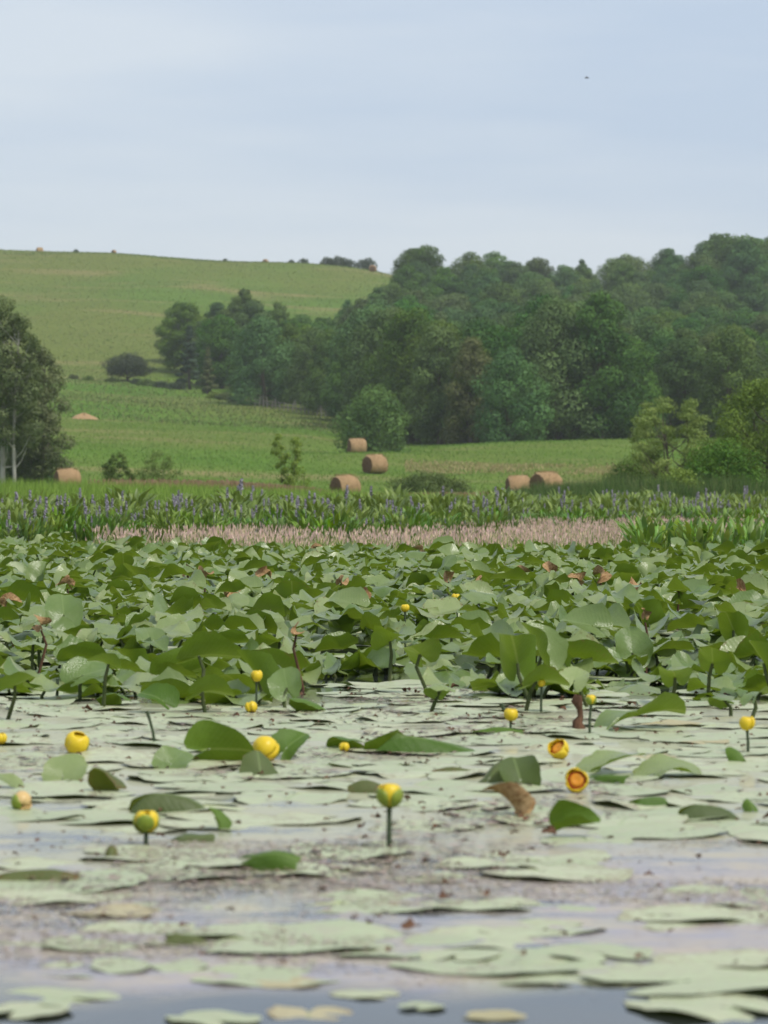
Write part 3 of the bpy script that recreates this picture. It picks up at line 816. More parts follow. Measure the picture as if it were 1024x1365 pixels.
def pickerel_parts(seed, nl=9, H=.55, spikes=1, big=1.0):
    r = np.random.default_rng(seed)
    leaves, sp = [], []
    for q in range(nl):
        a = q * 2.4 + r.uniform(-.4, .4); out = r.uniform(.02, .16)
        h = H * r.uniform(.3, .82)
        base = np.array([r.normal() * .02, r.normal() * .02, -.05]); top = np.array([out * math.cos(a), out * math.sin(a), h])
        V1, Q1 = tube([base, (base + top) / 2 + [.02 * math.cos(a), .02 * math.sin(a), 0], top], [.006, .005, .004], 4)
        V2, Q2 = lance(r.uniform(.11, .17) * big, r.uniform(.035, .065) * big, r.uniform(.1, .8))
        R = rotm(a - math.pi / 2, -r.uniform(.0, .5), r.uniform(-.3, .3))
        leaves.append((V1, Q1, V2 @ R.T + top, Q2, r.uniform(.15, 1)))
    for q in range(spikes):
        top = np.array([r.normal() * .06, r.normal() * .06, H * r.uniform(.5, 1.05)])
        base = np.array([0, 0, -.05])
        V1, Q1 = tube([base, (base + top) / 2, top], [.006, .005, .004], 4)
        g = Geo().add(V1, Q1, None, (.0, .0, .0))
        for b in range(46):                         # small florets round the spike
            t = r.uniform(0, 1); an = r.uniform(0, 6.28)
            p = top + [0, 0, t * .11]
            rad = .017 * (1 - .55 * t)
            D = np.array([[math.cos(an), math.sin(an), .5]])
            V, Q = leaf_quads((p + D[0] * rad)[None], D + r.normal(size=(1, 3)) * .4, np.array([.026]), r, .8)
            g.add(V, Q, None, np.full(3, r.uniform(.2, 1)))
        sp.append(g)
    return leaves, sp

PGRP = 'pickerelweed plants in the marsh band'
def pickerel_proto(seed, **kw):
    leaves, sp = pickerel_parts(seed, **kw)
    g = Geo(); single = []
    for V1, Q1, V2, Q2, t in leaves:
        g.add(V1, Q1, None, np.full(3, .3)).add(V2, Q2, None, np.full(3, t))
        single.append(Geo().add(V1, Q1, None, np.full(3, .3)).add(V2, Q2, None, np.full(3, t)).mesh('leaf', M['pickerel'], True))
    return g, g.mesh('foliage', M['pickerel'], True), [s.mesh('flower_spike', M['spike']) for s in sp], sp, single
PP = [pickerel_proto(300 + q, nl=nl, H=H, spikes=sp) for q, (nl, H, sp) in enumerate([(15, .45, 1), (14, .41, 1), (16, .48, 0), (15, .47, 0), (15, .43, 1), (14, .41, 0)])]
PB = [pickerel_proto(320 + q, nl=15, H=.34, spikes=0, big=1.05) for q in range(4)]
r = np.random.default_rng(33)
def pick_front(p):
    return 1.6 * float(vnoise(p / 22, p / 60, 14)) + np.interp(p, [-40, 60, 120, 150, 300, 520, 640, 720, 1060], [32.5, 33, 35, 36, 37.5, 36, 40.5, 48, 50])
pts = []
while len(pts) < 2100:
    p = r.uniform(-40, 1064); dd = pick_front(p) + np.interp(p, [0, 300, 480], [15, 18, 26]) * r.uniform(0, 1) ** 1.2
    pts.append((dd - pick_front(p), p, dd))
pts.sort()
leafG, spikeG = Geo(), Geo()
for q, (off, p, dd) in enumerate(pts):
    x = X(p, dd); v = int(r.integers(0, 6)); s = r.uniform(.85, 1.2); a = r.uniform(0, 6.28)
    s *= 1 + .22 * float(vnoise(p / 16, dd / 2.5, 15))
    if off < 9: s *= np.interp(off, [0, 9], [.72, 1.0])
    if off < 9 and r.uniform() < .4: v = (0, 1, 4)[q % 3]
    g, fm, sm, sgeo, single = PP[v]
    if q < 270:
        e = empty('pickerelweed_plant', (x, dd, 0), a, s)
        tag(e, 'leafy pickerelweed with a purple flower spike at the front of the marsh band' if sm else 'flowerless leafy pickerelweed at the front of the marsh band', 'water plant', PGRP)
        link('foliage', fm, e)
        for m_ in sm: link('flower_spike', m_, e)
    else:
        Rm = rotm(a, 0, 0) * s
        jt = r.uniform(-.15, .15)
        allV = np.concatenate(g.V) @ Rm.T + [x, dd, 0]
        leafG.add(allV, np.concatenate(g.Q), None, np.clip(np.concatenate(g.t) + jt, 0, 1))
        for sg in (sgeo if r.uniform() < .30 else []):
            spikeG.add(np.concatenate(sg.V) @ Rm.T + [x, dd, .0], np.concatenate(sg.Q), None, np.concatenate(sg.t))
mass = stuff('pickerelweed_mass', leafG, 'pickerel', 'deep band of pickerelweed leaves behind the pink grass', 'water plants')
msp = link('flower_spikes', spikeG.mesh('flower_spikes', M['spike']), mass); msp['kind'] = 'stuff'
# the flowerless clump at the right, nearer the lily leaves
for q in range(46):
    p = r.uniform(845, 1050); dd = r.uniform(27.5, 33) if p < 985 else r.uniform(29.5, 36)
    e = empty('arrow_arum', (X(p, dd), dd, 0), r.uniform(0, 6.28), r.uniform(.75, 1.05))
    tag(e, 'broad-leaved green marsh plant in the right-hand clump behind the lily leaves', 'water plant', 'leafy clump at the right of the pink grass')
    for m_ in PB[q % 4][4]: link('leaf', m_, e)

# ------------------------------------------------------------------ spatterdock leaves
TH = np.radians(np.array([0, 12, 30, 50, 70, 90, 110, 130, 148, 162, 172, 177]))
RR = np.array([1.0, .97, .88, .78, .71, .67, .65, .65, .63, .55, .36, .12])
def blade_shape(fold=.2, arch=.2, wave=.03, seed=0, W=.95, twist=0.0, curl=0.0, ns=6, nt=30):
    """unit heart-shaped blade, stalk joint at the origin, tip +Y (length about 1), normal +Z.
    fold: bend across (+ = V up, - = roof), arch: bend along (+ = tip and lobes droop), wave: rim ripples"""
    r = np.random.default_rng(seed)
    th = np.linspace(-math.radians(177), math.radians(177), nt)
    rad = np.interp(np.abs(th), TH, RR) * (1 + r.normal(size=nt) * .03)
    s = np.array([.03, .25, .5, .72, .89, 1.0]) if ns == 6 else np.array([.03, .40, .75, 1.0])
    S, T = np.meshgrid(s, th, indexing='ij')
    x = S * rad[None] * np.sin(T) * W; y = S * rad[None] * np.cos(T)
    flat = np.stack([x, y, S], -1).reshape(-1, 3)
    p1, p2, p3 = r.uniform(0, 6.28, 3)
    z = wave * S ** 2 * (np.sin(3 * T + p1) + .7 * np.sin(5 * T + p2)) + .4 * wave * np.sin(y * 6 + p3) + .25 * wave * S ** 3 * np.sin(11 * T + p1)
    z = z + curl * S ** 4 * .3
    if abs(fold) > 1e-3:
        k_ = fold * 2
        zz = (1 - np.cos(np.clip(np.abs(x) * k_ * 1.3, -3, 3))) / k_ + .25 * fold * np.abs(x)
        xx_ = np.sin(np.clip(x * abs(k_) * 1.3, -3, 3)) / abs(k_) / 1.3
        x, z = xx_, z + zz
    if abs(arch) > 1e-3:
        yy = np.sin(y * arch * 1.4) / (arch * 1.4)
        z = z * np.cos(y * arch) - (1 - np.cos(y * arch * 1.4)) / (arch * 1.4)
        y = yy
    if twist:
        ca, sa = np.cos(twist * y), np.sin(twist * y)
        x, z = x * ca - z * sa, x * sa + z * ca
    V = np.stack([x, y, z], -1).reshape(-1, 3)
    i, j = np.meshgrid(np.arange(ns - 1), np.arange(nt - 1), indexing='ij')
    Q = np.stack([i * nt + j, (i + 1) * nt + j, (i + 1) * nt + j + 1, i * nt + j + 1], -1).reshape(-1, 4)
    return V, Q[:, ::-1], flat

VAR = [blade_shape(f, a, w, 400 + q, W, tw) for q, (f, a, w, W, tw) in enumerate([
    (.15, .2, .07, .95, 0), (.30, .2, .06, .95, .2), (-.25, .3, .08, .9, 0), (.10, .4, .09, 1.0, -.2), (.5, .1, .06, .9, 0), (.2, -.2, .09, 1, .2),
    (-.15, .5, .08, .9, .2), (.2, .3, .11, .85, -.3), (.7, .2, .07, .95, .2), (.1, .15, .10, 1.05, 0), (.3, .4, .10, .9, -.2), (-.35, .2, .09, .95, .3)])]
VLO = [blade_shape(f, a, w, 430 + q, W, tw, ns=4, nt=20) for q, (f, a, w, W, tw) in enumerate([
    (.15, .2, .09, .95, 0), (.30, .2, .08, .95, .2), (-.25, .3, .10, .9, 0), (.10, .4, .11, 1.0, -.2), (.5, .1, .08, .9, 0), (.2, -.2, .10, 1, .2),
    (-.15, .5, .10, .9, .2), (.2, .3, .12, .85, -.3), (.7, .2, .09, .95, .2), (.1, .15, .12, 1.05, 0), (.3, .4, .12, .9, -.2), (-.35, .2, .10, .95, .3)])]
# make sure the blade normals point up (top face = front face)
_v, _q, _f = VAR[9]
_n = np.cross(_v[_q[:, 1]] - _v[_q[:, 0]], _v[_q[:, 2]] - _v[_q[:, 1]]).sum(0)
FLIP = _n[2] < 0
if FLIP:
    VAR = [(v, q[:, ::-1], f) for v, q, f in VAR]
    VLO = [(v, q[:, ::-1], f) for v, q, f in VLO]
BM = [Geo().add(v, q, None, (.5, .5, .5), f).mesh('blade', M['blade'], True) for v, q, f in VAR]

def stalk_geo(base, top, rad=.006, sag=.03, rg=random):
    b, t = np.asarray(base, float), np.asarray(top, float)
    m1 = b + (t - b) * .4 + [rg.uniform(-sag, sag), rg.uniform(-sag, sag), 0]
    m2 = b + (t - b) * .8 + [rg.uniform(-sag, sag) * .5, rg.uniform(-sag, sag) * .5, .01]
    return tube([b, m1, m2, t], [rad * 1.1, rad, rad * .9, rad * .7], 6)

LGRP = 'spatterdock leaves standing out of the water'

def put_leaf(x, d, z, L, yaw, tilt, roll, label, v=None, shape=None, mat='blade', group=LGRP, stalk=True, name='spatterdock_leaf'):
    """a standing leaf: Empty at the waterline > blade, stalk"""
    e = empty(name, (x, d, 0))
    tag(e, label, 'lily leaf', group)
    if shape is not None:
        sv, sq, sf = shape
        if FLIP: sq = sq[:, ::-1]
        me = Geo().add(sv, sq, None, (.5, .5, .5), sf).mesh('blade', M[mat], True)
    else:
        me = BM[v]
    o = link('blade', me, e)
    o.location = (0, 0, z); o.scale = (L, L, L)
    o.rotation_euler = (Matrix.Rotation(yaw, 3, 'Z') @ Matrix.Rotation(tilt, 3, 'X') @ Matrix.Rotation(roll, 3, 'Y')).to_euler()
    if stalk:
        bx_, by_ = random.uniform(-.05, .05), random.uniform(-.04, .08)
        V, Q = stalk_geo((bx_, by_, -.12), (0, 0, z), .0055 + .008 * L)
        link('stalk', Geo().add(V, Q).mesh('stalk', M['stalk'], True), e)
    return e

r = np.random.default_rng(55)
def bed_front(p):
    return np.interp(p, [-60, 60, 200, 330, 420, 520, 600, 720, 860, 960, 1090], [9.9, 9.7, 9.6, 9.4, 10.6, 10.9, 10.2, 9.6, 10.0, 9.7, 9.4])
def bed_back(p):
    return np.interp(p, [-60, 90, 130, 300, 600, 850, 1090], [33, 33, 30, 28, 27, 27.5, 27.5])
leafs = []
tries = 0
while len(leafs) < 5200 and tries < 60000:
    tries += 1
    d = math.sqrt(r.uniform(9.2 ** 2, 33 ** 2))
    p = r.uniform(-70, 1094)
    if d < bed_front(p) or d > bed_back(p): continue
    leafs.append((d, p))
leafs.sort()
massG = Geo()
for q, (d, p) in enumerate(leafs):
    x = X(p, d)
    near = d - bed_front(p)
    L = r.uniform(.065, .135) * (1 if d < 20 else 1.08)
    z = np.clip(r.normal(.095, .045), .015, .20) * min(1, .22 + near * .28)
    if d > 24: z *= .85
    yaw = r.uniform(-math.pi, math.pi)
    tilt = r.normal(.05, .12) if r.uniform() < .94 else r.uniform(.4, 1.2)
    roll = r.normal() * .15
    v = int(r.integers(0, 12))
    if q < 300 - 28:
        lab = ('spatterdock leaf at the open front of the leaf bed' if near < 1.0 else 'spatterdock leaf crowded in the near part of the leaf bed')
        ITEMS['leaf'].append((512 + F * x / d, HOR - (z - CAMZ) * F / d, put_leaf(x, d, z, L, yaw, tilt, roll, lab, v)))
    else:
        sv, sq, sf = VLO[v]
        massG.add((sv * L) @ rotm(yaw, tilt, roll).T + [x, d, z], sq, None, np.full(3, r.uniform()), sf)
o = tag(link('spatterdock_bed', massG.mesh('spatterdock_bed', M['blade'], True)), 'mass of overlapping spatterdock leaves filling the middle of the pond', 'lily leaves', kind='stuff')
# withered brown leaves caught in the bed
DS = [blade_shape(.9, .9, .16, 450 + q, .8, .8) for q in range(4)]
DSM = [Geo().add(v, q, None, (.5, .5, .5), f).mesh('blade', M['dead'], True) for v, q, f in DS]
for q, (px, py, w) in enumerate([(275, 789, 22), (355, 785, 20), (305, 806, 26), (800, 785, 24), (770, 797, 20), (695, 787, 20), (845, 800, 22), (985, 808, 22), (250, 779, 18),
                                 (455, 800, 18), (598, 790, 18), (733, 778, 20), (640, 800, 20), (487, 812, 18), (90, 800, 22), (10, 830, 24), (55, 862, 24), (905, 803, 18), (395, 868, 20), (420, 745, 14), (560, 748, 14), (860, 850, 16)]):
    d = CAMZ * .80 * F / (py - HOR)
    e = empty('withered_leaf', (X(px, d), d, 0)); tag(e, 'curled brown withered leaf among the green leaf bed', 'dead leaf', 'withered leaves in the leaf bed'); ITEMS['dead'].append((px, py, e))
    o = link('blade', DSM[q % 4], e); o.location = (0, 0, .17 + .03 * r.uniform()); s = w / F * d * .85; o.scale = (s, s, s)
    o.rotation_euler = (r.uniform(.2, 1.4), r.uniform(-.8, .8), r.uniform(0, 6.28))
    V, Q = stalk_geo((.02, .02, -.1), (0, 0, .17), .005); link('stalk', Geo().add(V, Q).mesh('stalk', M['dead_dark'], True), e)

# leaves of the bed front that the photograph shows singly: px, py of blade joint, distance row (waterline py), length px, yaw, tilt, roll, fold, arch, label
D = math.radians
HL = [
 (345, 905, 940, 95, D(80), D(75), D(20), .7, .2, 'upright edge-on leaf behind the small yellow bud at the bed front'),
 (383, 915, 945, 70, D(15), D(58), D(-25), .35, .2, 'large pale leaf leaning right at the bed front, right of the yellow bud'),
 (690, 880, 935, 105, D(165), D(70), D(10), .9, .4, 'big curled dark leaf showing its olive underside'),
 (722, 868, 930, 95, D(70), D(80), D(-10), .7, .2, 'tall leaf standing on edge beside the big curled dark leaf'),
 (950, 880, 935, 66, D(175), D(55), D(-15), .3, .2, 'bright yellow-green leaf leaning at the right of the leaf bed'),
 (978, 835, 905, 62, D(140), D(72), D(25), .4, .2, 'upright olive leaf pointing up to the right in the leaf bed'),
 (1018, 880, 935, 70, D(100), D(80), D(0), .5, .2, 'standing leaf cut by the right edge of the picture'),
 (110, 898, 935, 85, D(-60), D(25), D(25), .3, .4, 'broad pale leaf at the left front of the bed'),
 (265, 870, 930, 105, D(-80), D(12), D(-28), .35, .3, 'wide pale leaf with a straight rim at the front of the bed'),
 (270, 920, 950, 80, D(-70), D(10), D(-30), .3, .4, 'pale leaf lying over the water left of the edge-on leaf'),
 (470, 800, 860, 70, D(60), D(28), D(-30), .3, .3, 'pale leaf in the middle of the bed near the tiny flowers'),
 (560, 868, 925, 85, D(150), D(40), D(10), .4, .5, 'dark green drooping leaf in the middle of the bed front'),
 (520, 850, 910, 80, D(-130), D(35), D(0), .4, .4, 'dark green leaf overhanging the water in the middle of the bed'),
 (765, 905, 945, 60, D(-20), D(50), D(10), .25, .3, 'rounded pale leaf facing the viewer below the tall curled leaf'),
 (900, 900, 940, 70, D(170), D(40), D(0), .35, .4, 'glossy green leaf over the water at the right of the bed'),
 (715, 905, 950, 85, D(-75), D(12), D(-25), .25, .5, 'pale flat-held leaf stretched over the water below the curled leaf'),
 (85, 815, 880, 75, D(10), D(62), D(0), .2, .2, 'broad pale leaf facing the viewer at the left of the bed'),
 (165, 748, 800, 40, D(180), D(60), D(0), .3, .2, 'bright green leaf near the back of the bed at the left'),
 (130, 750, 800, 45, D(-50), D(40), D(-10), .2, .2, 'pale leaf sloping beside the bright green back leaf'),
 (200, 850, 900, 60, D(20), D(50), D(0), .25, .2, 'pale heart-shaped leaf facing the viewer in the left bed'),
 (640, 790, 850, 55, D(60), D(50), D(-20), .3, .1, 'long pale leaf slanting down right of the tiny yellow flowers'),
 (790, 830, 890, 85, D(70), D(22), D(-35), .4, .2, 'long pale leaf slanting down to the right in the right half of the bed'),
 (840, 770, 820, 45, D(190), D(45), D(0), .3, .3, 'bright green leaf at the back right of the bed'),
 (965, 930, 955, 45, D(120), D(30), D(20), -.4, .5, 'drooping dark green leaf at the water edge on the right'),
 (1005, 925, 965, 60, D(-40), D(35), D(-20), .2, .6, 'pale leaf bowed over its stalk at the right water edge'),
 (590, 910, 950, 55, D(120), D(15), D(20), -.6, .5, 'small drooping leaf with a pale top at the water edge'),
 (145, 880, 945, 60, D(100), D(30), D(20), .3, .4, 'dark leaf overhanging the left water edge'),
 (20, 910, 960, 70, D(-110), D(35), D(0), .5, .2, 'folded pale leaf at the left edge of the water'),
]
for q, (px, py, base, lp, yaw, tilt, roll, fo, ar, lab) in enumerate(HL):
    d = water_d(base); z = CAMZ - (py - HOR) / F * d
    put_leaf(X(px, d), d, z * .92, lp / F * d * .55, yaw, tilt * .82, roll, lab, shape=blade_shape(fo, ar, .04, 500 + q, .95, .15 * ((q % 3) - 1)))

# single leaves lying half out of the water in the open front: px, py base, length px, yaw, tilt, roll, z px above base, fold, arch, material, label
FL = [
 (278, 1016, 62, D(-82), D(6), D(-66), 12, .3, .5, 'fresh_blade', 'dark green leaf arched on its side left of the half-hidden yellow flower'),
 (228, 1024, 42, D(-30), D(30), D(20), 4, .2, .2, 'blade', 'pale leaf lying at the left end of the arched dark leaf'),
 (84, 1040, 48, D(-20), D(40), D(15), 4, .15, .2, 'blade', 'pale triangular leaf lifted from the water below the big yellow flower'),
 (150, 1054, 34, D(120), D(35), D(30), 10, -.9, .6, 'old_blade', 'crumpled yellowish leaf right of the pale triangular leaf'),
 (212, 1084, 68, D(-88), D(3), D(5), 14, -1.45, .7, 'old_blade', 'humped olive brown leaf above the left flower bud'),
 (340, 1160, 52, D(-112), D(14), D(40), 10, -.9, .5, 'fresh_blade', 'dark green rolled leaf right of the lower left pads'),
 (35, 1174, 62, D(-92), D(2), D(0), 8, -1.4, .2, 'old_blade', 'long brown-green rolled leaf at the left edge'),
 (241, 1258, 34, D(-90), D(3), D(0), 7, -1.1, .5, 'old_blade', 'small dark hump of leaf on the large pad near the bottom'),
 (545, 1004, 100, D(-88), D(3), D(10), 11, -1.4, .42, 'fresh_blade', 'long bright green arched leaf lying in the middle of the open water'),
 (470, 1000, 36, D(88), D(10), D(30), 10, -.4, .5, 'fresh_blade', 'small green leaf tip at the left end of the long arched leaf'),
 (652, 1045, 46, D(-60), D(45), D(20), 6, -.5, .4, 'old_blade', 'upright brown-edged leaf left of the open orange flower'),
 (694, 1048, 48, D(20), D(50), D(-15), 6, .5, .4, 'old_blade', 'brown-rimmed cupped leaf beside the upright brown-edged leaf'),
 (612, 1030, 36, D(80), D(6), D(10), 5, -.8, .3, 'old_blade', 'brownish leaf end lying left of the brown-edged leaves'),
 (683, 1088, 48, D(60), D(60), D(30), 10, .9, .9, 'dead', 'withered yellow-tan twisted leaf below the brown-edged leaves'),
 (757, 1114, 44, D(-104), D(14), D(40), 9, 1.1, .2, 'fresh_blade', 'dark green boat-shaped leaf with its mirror image in the water'),
 (858, 1076, 36, D(-80), D(10), D(25), 8, -.6, .5, 'fresh_blade', 'small green leaf hump left of the right-hand water gap'),
 (933, 1092, 48, D(-90), D(4), D(5), 10, -1.0, .6, 'old_blade', 'mossy green leaf hump at the right of the open water'),
 (291, 1106, 28, D(30), D(55), D(30), 6, .5, .3, 'fresh_blade', 'small upright leaf tip reflected in the left water gap'),
 (243, 1122, 44, D(-95), D(10), D(25), 4, -.4, .3, 'old_blade', 'low yellow-green leaf right of the left flower bud'),
 (148, 1142, 16, D(0), D(50), D(0), 4, -.6, .4, 'old_blade', 'tiny curled leaf tip below the left flower bud'),
 (481, 1056, 30, D(-90), D(5), D(0), 8, -1.1, .5, 'old_blade', 'small dark leaf hump left of the tall-stemmed flower'),
 (805, 1032, 66, D(-60), D(22), D(-5), 10, .2, .4, 'blade', 'pale broad leaf lifted beside the open orange flower'),
 (880, 1036, 62, D(-75), D(16), D(12), 6, .2, .5, 'blade', 'pale wide leaf with a wavy rim at the right of the orange flower'),
 (835, 972, 84, D(-70), D(22), D(-10), 10, .2, .4, 'blade', 'large pale leaf sloping into the water under the greenish bud'),
 (348, 1036, 44, D(10), D(45), D(5), 3, -.2, .2, 'old_blade', 'olive leaf tip in front of the half-hidden yellow flower'),
 (382, 1012, 42, D(-50), D(40), D(20), 10, .3, .3, 'fresh_blade', 'dark green leaf right of the half-hidden yellow flower'),
 (800, 1043, 40, D(-115), D(8), D(30), 6, -.7, .2, 'fresh_blade', 'dark slim leaf reaching right from the open orange flower'),
 (990, 1018, 26, D(40), D(50), D(0), 6, -.7, .5, 'fresh_blade', 'small dark leaf at the foot of the right-edge flower'),
 (155, 940, 34, D(140), D(20), D(20), 10, -.5, .5, 'fresh_blade', 'dark drooping leaf on the open water at the left'),
 (215, 950, 40, D(60), D(25), D(-20), 12, .4, .4, 'fresh_blade', 'green leaf on the open water above the bent stem'),
 (418, 950, 34, D(90), D(20), D(20), 10, -.5, .4, 'fresh_blade', 'small green leaf on the open water under the bed middle'),
 (653, 978, 40, D(-88), D(4), D(5), 4, -.9, .2, 'fresh_blade', 'thin dark green leaf edge lying below the small round flower'),
 (15, 1050, 30, D(60), D(30), D(0), 4, .2, .2, 'blade', 'pale leaf cut by the left edge above the faded flower'),
 (1003, 1082, 20, D(10), D(45), D(0), 4, -.6, .4, 'fresh_blade', 'tiny green leaf tip near the right edge'),
]
for q, (px, py, lp, yaw, tilt, roll, up, fo, ar, mt, lab) in enumerate(FL):
    x, d = wp(px, py)
    put_leaf(x, d, up * (2.0 if fo < -.8 else 1.4) / F * d, lp / F * d * (1.2 if fo < -.8 else 1.02), yaw, tilt, roll, lab, shape=blade_shape(fo, ar, .05, 560 + q, .9, .2 * ((q % 3) - 1)), mat=mt, group='loose leaves lying in the open water', stalk=False)

# ------------------------------------------------------------------ floating pads
PV = [blade_shape(f, .04, w, 600 + q, W) for q, (f, w, W) in enumerate([(.02, .012, 1.0), (.02, .016, .95), (.01, .018, 1.05), (.02, .018, .9), (.03, .013, 1.0), (.02, .02, .95)])]
if FLIP: PV = [(v, q, f) for v, q, f in PV]
PM = {m_: [Geo().add(v, (q[:, ::-1] if FLIP else q), None, (.5, .5, .5), f).mesh('lily_pad', M[m_], True) for v, q, f in PV] for m_ in ('glare_pad', 'yellow_pad')}
level = [0]
def put_pad(px, py, wpx, yaw, label, mat='glare_pad', v=0, group='pads floating in the open water', tilt=0.0):
    x, d = wp(px, py)
    o = link('lily_pad', PM[mat][v])
    s = wpx / F * d / 1.38
    level[0] = (level[0] + 1) % 9
    o.location = (x, d, .0002 + .0005 * level[0]); o.scale = (s, s, s)
    o.rotation_euler = (tilt + r.normal() * .007, r.normal() * .008, yaw)
    return tag(o, label, 'lily pad', group)
named = [
 (412, 1350, 115, D(180), 'yellowish split pad floating at the bottom of the picture', 'yellow_pad', 0),
 (495, 1327, 88, D(60), 'small pink-edged pad right above the split bottom pad', 'glare_pad', 1),
 (668, 1355, 82, D(100), 'lone orange-yellow pad in the dark open water at the bottom', 'yellow_pad', 2),
 (340, 1254, 300, D(-80), 'long pale pad carrying a small dark hump near the bottom', 'glare_pad', 2),
 (685, 1286, 250, D(80), 'big pale pad left of the largest pad at the bottom right', 'glare_pad', 0),
 (915, 1312, 300, D(-70), 'largest pale pad at the bottom right', 'glare_pad', 4),
 (965, 1348, 220, D(40), 'pale pad in the bottom right corner', 'glare_pad', 3),
 (800, 1275, 160, D(20), 'pale pad behind the largest bottom right pad', 'glare_pad', 1),
 (88, 1333, 170, D(70), 'pale pad with brown rot near the bottom left corner', 'glare_pad', 3),
 (330, 1302, 190, D(-95), 'pale pad with a yellow end near the bottom left', 'glare_pad', 5),
 (395, 1312, 90, D(90), 'orange-yellow pad end touching the pale pad near the bottom', 'yellow_pad', 1),
 (165, 1217, 120, D(80), 'tan rotting pad in the lower left', 'yellow_pad', 4),
 (60, 1198, 180, D(-60), 'pale pad at the lower left edge', 'glare_pad', 1),
 (290, 1362, 130, D(30), 'pale pad cut by the bottom edge left of the split pad', 'glare_pad', 5),
 (25, 1352, 120, D(-30), 'pale pad cut by the bottom left corner', 'glare_pad', 2),
 (1000, 1282, 190, D(100), 'pale pad at the right edge above the largest bottom right pad', 'glare_pad', 5),
 (610, 1278, 120, D(-20), 'pale pad with a small green hump left of the big bottom right pads', 'glare_pad', 3),
 (755, 1302, 150, D(150), 'pale pad squeezed between the two biggest bottom right pads', 'glare_pad', 1),
 (465, 1262, 110, D(200), 'pale pad at the right tip of the long pad with the dark hump', 'glare_pad', 4),
 (200, 1290, 150, D(10), 'brown-dusted pale pad left of the yellow-ended pad', 'glare_pad', 2),
 (110, 1262, 120, D(250), 'small pale pad in the brown film at the lower left', 'glare_pad', 0),
 (660, 1208, 150, D(75), 'pale pad in the middle of the brown film', 'glare_pad', 1),
 (905, 1222, 170, D(-80), 'pale pad in the brown film at the right', 'glare_pad', 4),
 (560, 1345, 60, D(-30), 'sliver of pale pad at the left of the dark open water', 'glare_pad', 2),
]
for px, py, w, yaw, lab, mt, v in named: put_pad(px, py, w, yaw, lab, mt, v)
gaps = [(330, 1119, 170, 5), (120, 1112, 60, 5), (820, 1131, 200, 5), (470, 1118, 110, 4), (400, 1080, 110, 6), (930, 1148, 120, 8), (640, 1127, 60, 8), (120, 1150, 60, 5)]
placed = []
tries = 0
while len(placed) < 250 and tries < 12000:
    tries += 1
    py = 655 + 2700.0 / math.sqrt(r.uniform(5.15 ** 2, 10.6 ** 2))
    px = r.uniform(-60, 1084)
    x, d = wp(px, py)
    w = r.uniform(.13, .30)
    if py > 1176 + 10 * math.sin(px / 60): continue
    if any(((px - a) / (b2 + 30)) ** 2 + ((py - b) / (c + 6)) ** 2 < 1 for a, b, b2, c in gaps): continue
    if any((x - a) ** 2 + (d - b) ** 2 < (.275 * (w + c)) ** 2 for a, b, c in placed): continue
    placed.append((x, d, w))
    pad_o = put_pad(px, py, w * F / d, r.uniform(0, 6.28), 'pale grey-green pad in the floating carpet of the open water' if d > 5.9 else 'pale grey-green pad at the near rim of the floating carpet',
            'yellow_pad' if r.uniform() < .03 and w < .2 else 'glare_pad', int(r.integers(0, 6)), 'pads of the floating carpet')
    ITEMS['pad'].append((px, py, pad_o))
for q in range(22):                                # drowned pads showing in patches through the near film
    py = r.uniform(1182, 1318); px = r.uniform(-30, 1050)
    if 470 < px < 800 and py > 1300: continue
    o = put_pad(px, py, r.uniform(120, 260), r.uniform(0, 6.28), 'drowned pale pad', 'glare_pad', int(r.integers(0, 6)), 'half-sunk pads in the near film')
    o.location.z = r.uniform(-.0016, .0002)
    ITEMS['sunk'].append((px, py, o))
# pads glimpsed on the water under the leaf bed
ug = Geo()
for q in range(420):
    d = math.sqrt(r.uniform(10.4 ** 2, 22 ** 2)); x = X(r.uniform(-40, 1064), d); sv, sq, sf = PV[int(r.integers(0, 6))]
    s = r.uniform(.08, .16)
    ug.add((sv * s) @ rotm(r.uniform(0, 6.28), 0, 0).T + [x, d, .006 + .0012 * (q % 9)], sq[:, ::-1] if FLIP else sq, None, np.full(3, r.uniform()), sf)
tag(link('shaded_pads', ug.mesh('shaded_pads', M['glare_pad'], True)), 'floating pads in the shade under the leaf bed', 'lily pads', kind='stuff')

# ------------------------------------------------------------------ duckweed film and scraps
def specks(n, y0, y1, size, cols, seed, z0, thr, sc=1.0):
    r = np.random.default_rng(seed)
    d0, d1 = water_d(y1), water_d(y0)
    d = np.sqrt(r.uniform(d0 ** 2, d1 ** 2, n)); px = r.uniform(-30, 1054, n); x = X(px, d)
    kp = vnoise(x * 5 * sc, d * 3.2 * sc, seed) + .35 * vnoise(x * 17 * sc, d * 11 * sc, seed + 1) + r.normal(size=n) * .15 > thr(px, 655 + 2700 / d)
    x, d = x[kp], d[kp]; n = len(x)
    s = size * np.exp(r.normal(size=n) * .4)
    an = np.arange(6) * math.pi / 3
    rr_ = s[:, None] * r.uniform(.6, 1.2, (n, 6)); a = r.uniform(0, 6.28, n)[:, None] + an
    z = z0 + r.uniform(0, .001, n)
    V = np.stack([x[:, None] + rr_ * np.cos(a), d[:, None] + rr_ * np.sin(a), z[:, None] + r.normal(size=(n, 6)) * s[:, None] * .05], -1)
    b = np.arange(n)[:, None] * 6
    cols = np.asarray(cols); col = cols[r.integers(0, len(cols), n)] * r.uniform(.7, 1.25, n)[:, None]
    g = Geo().add(V.reshape(-1, 3), np.concatenate([b + [0, 1, 2, 3], b + [0, 3, 4, 5]]), None, np.repeat(col, 6, 0))
    return g
M['film'] = tint_mat('duckweed_film', .45, .5, .05)
film_thr = lambda px, py: np.interp(py, [1140, 1190, 1290, 1320, 1345], [.35, -.15, .05, .6, 1.4])
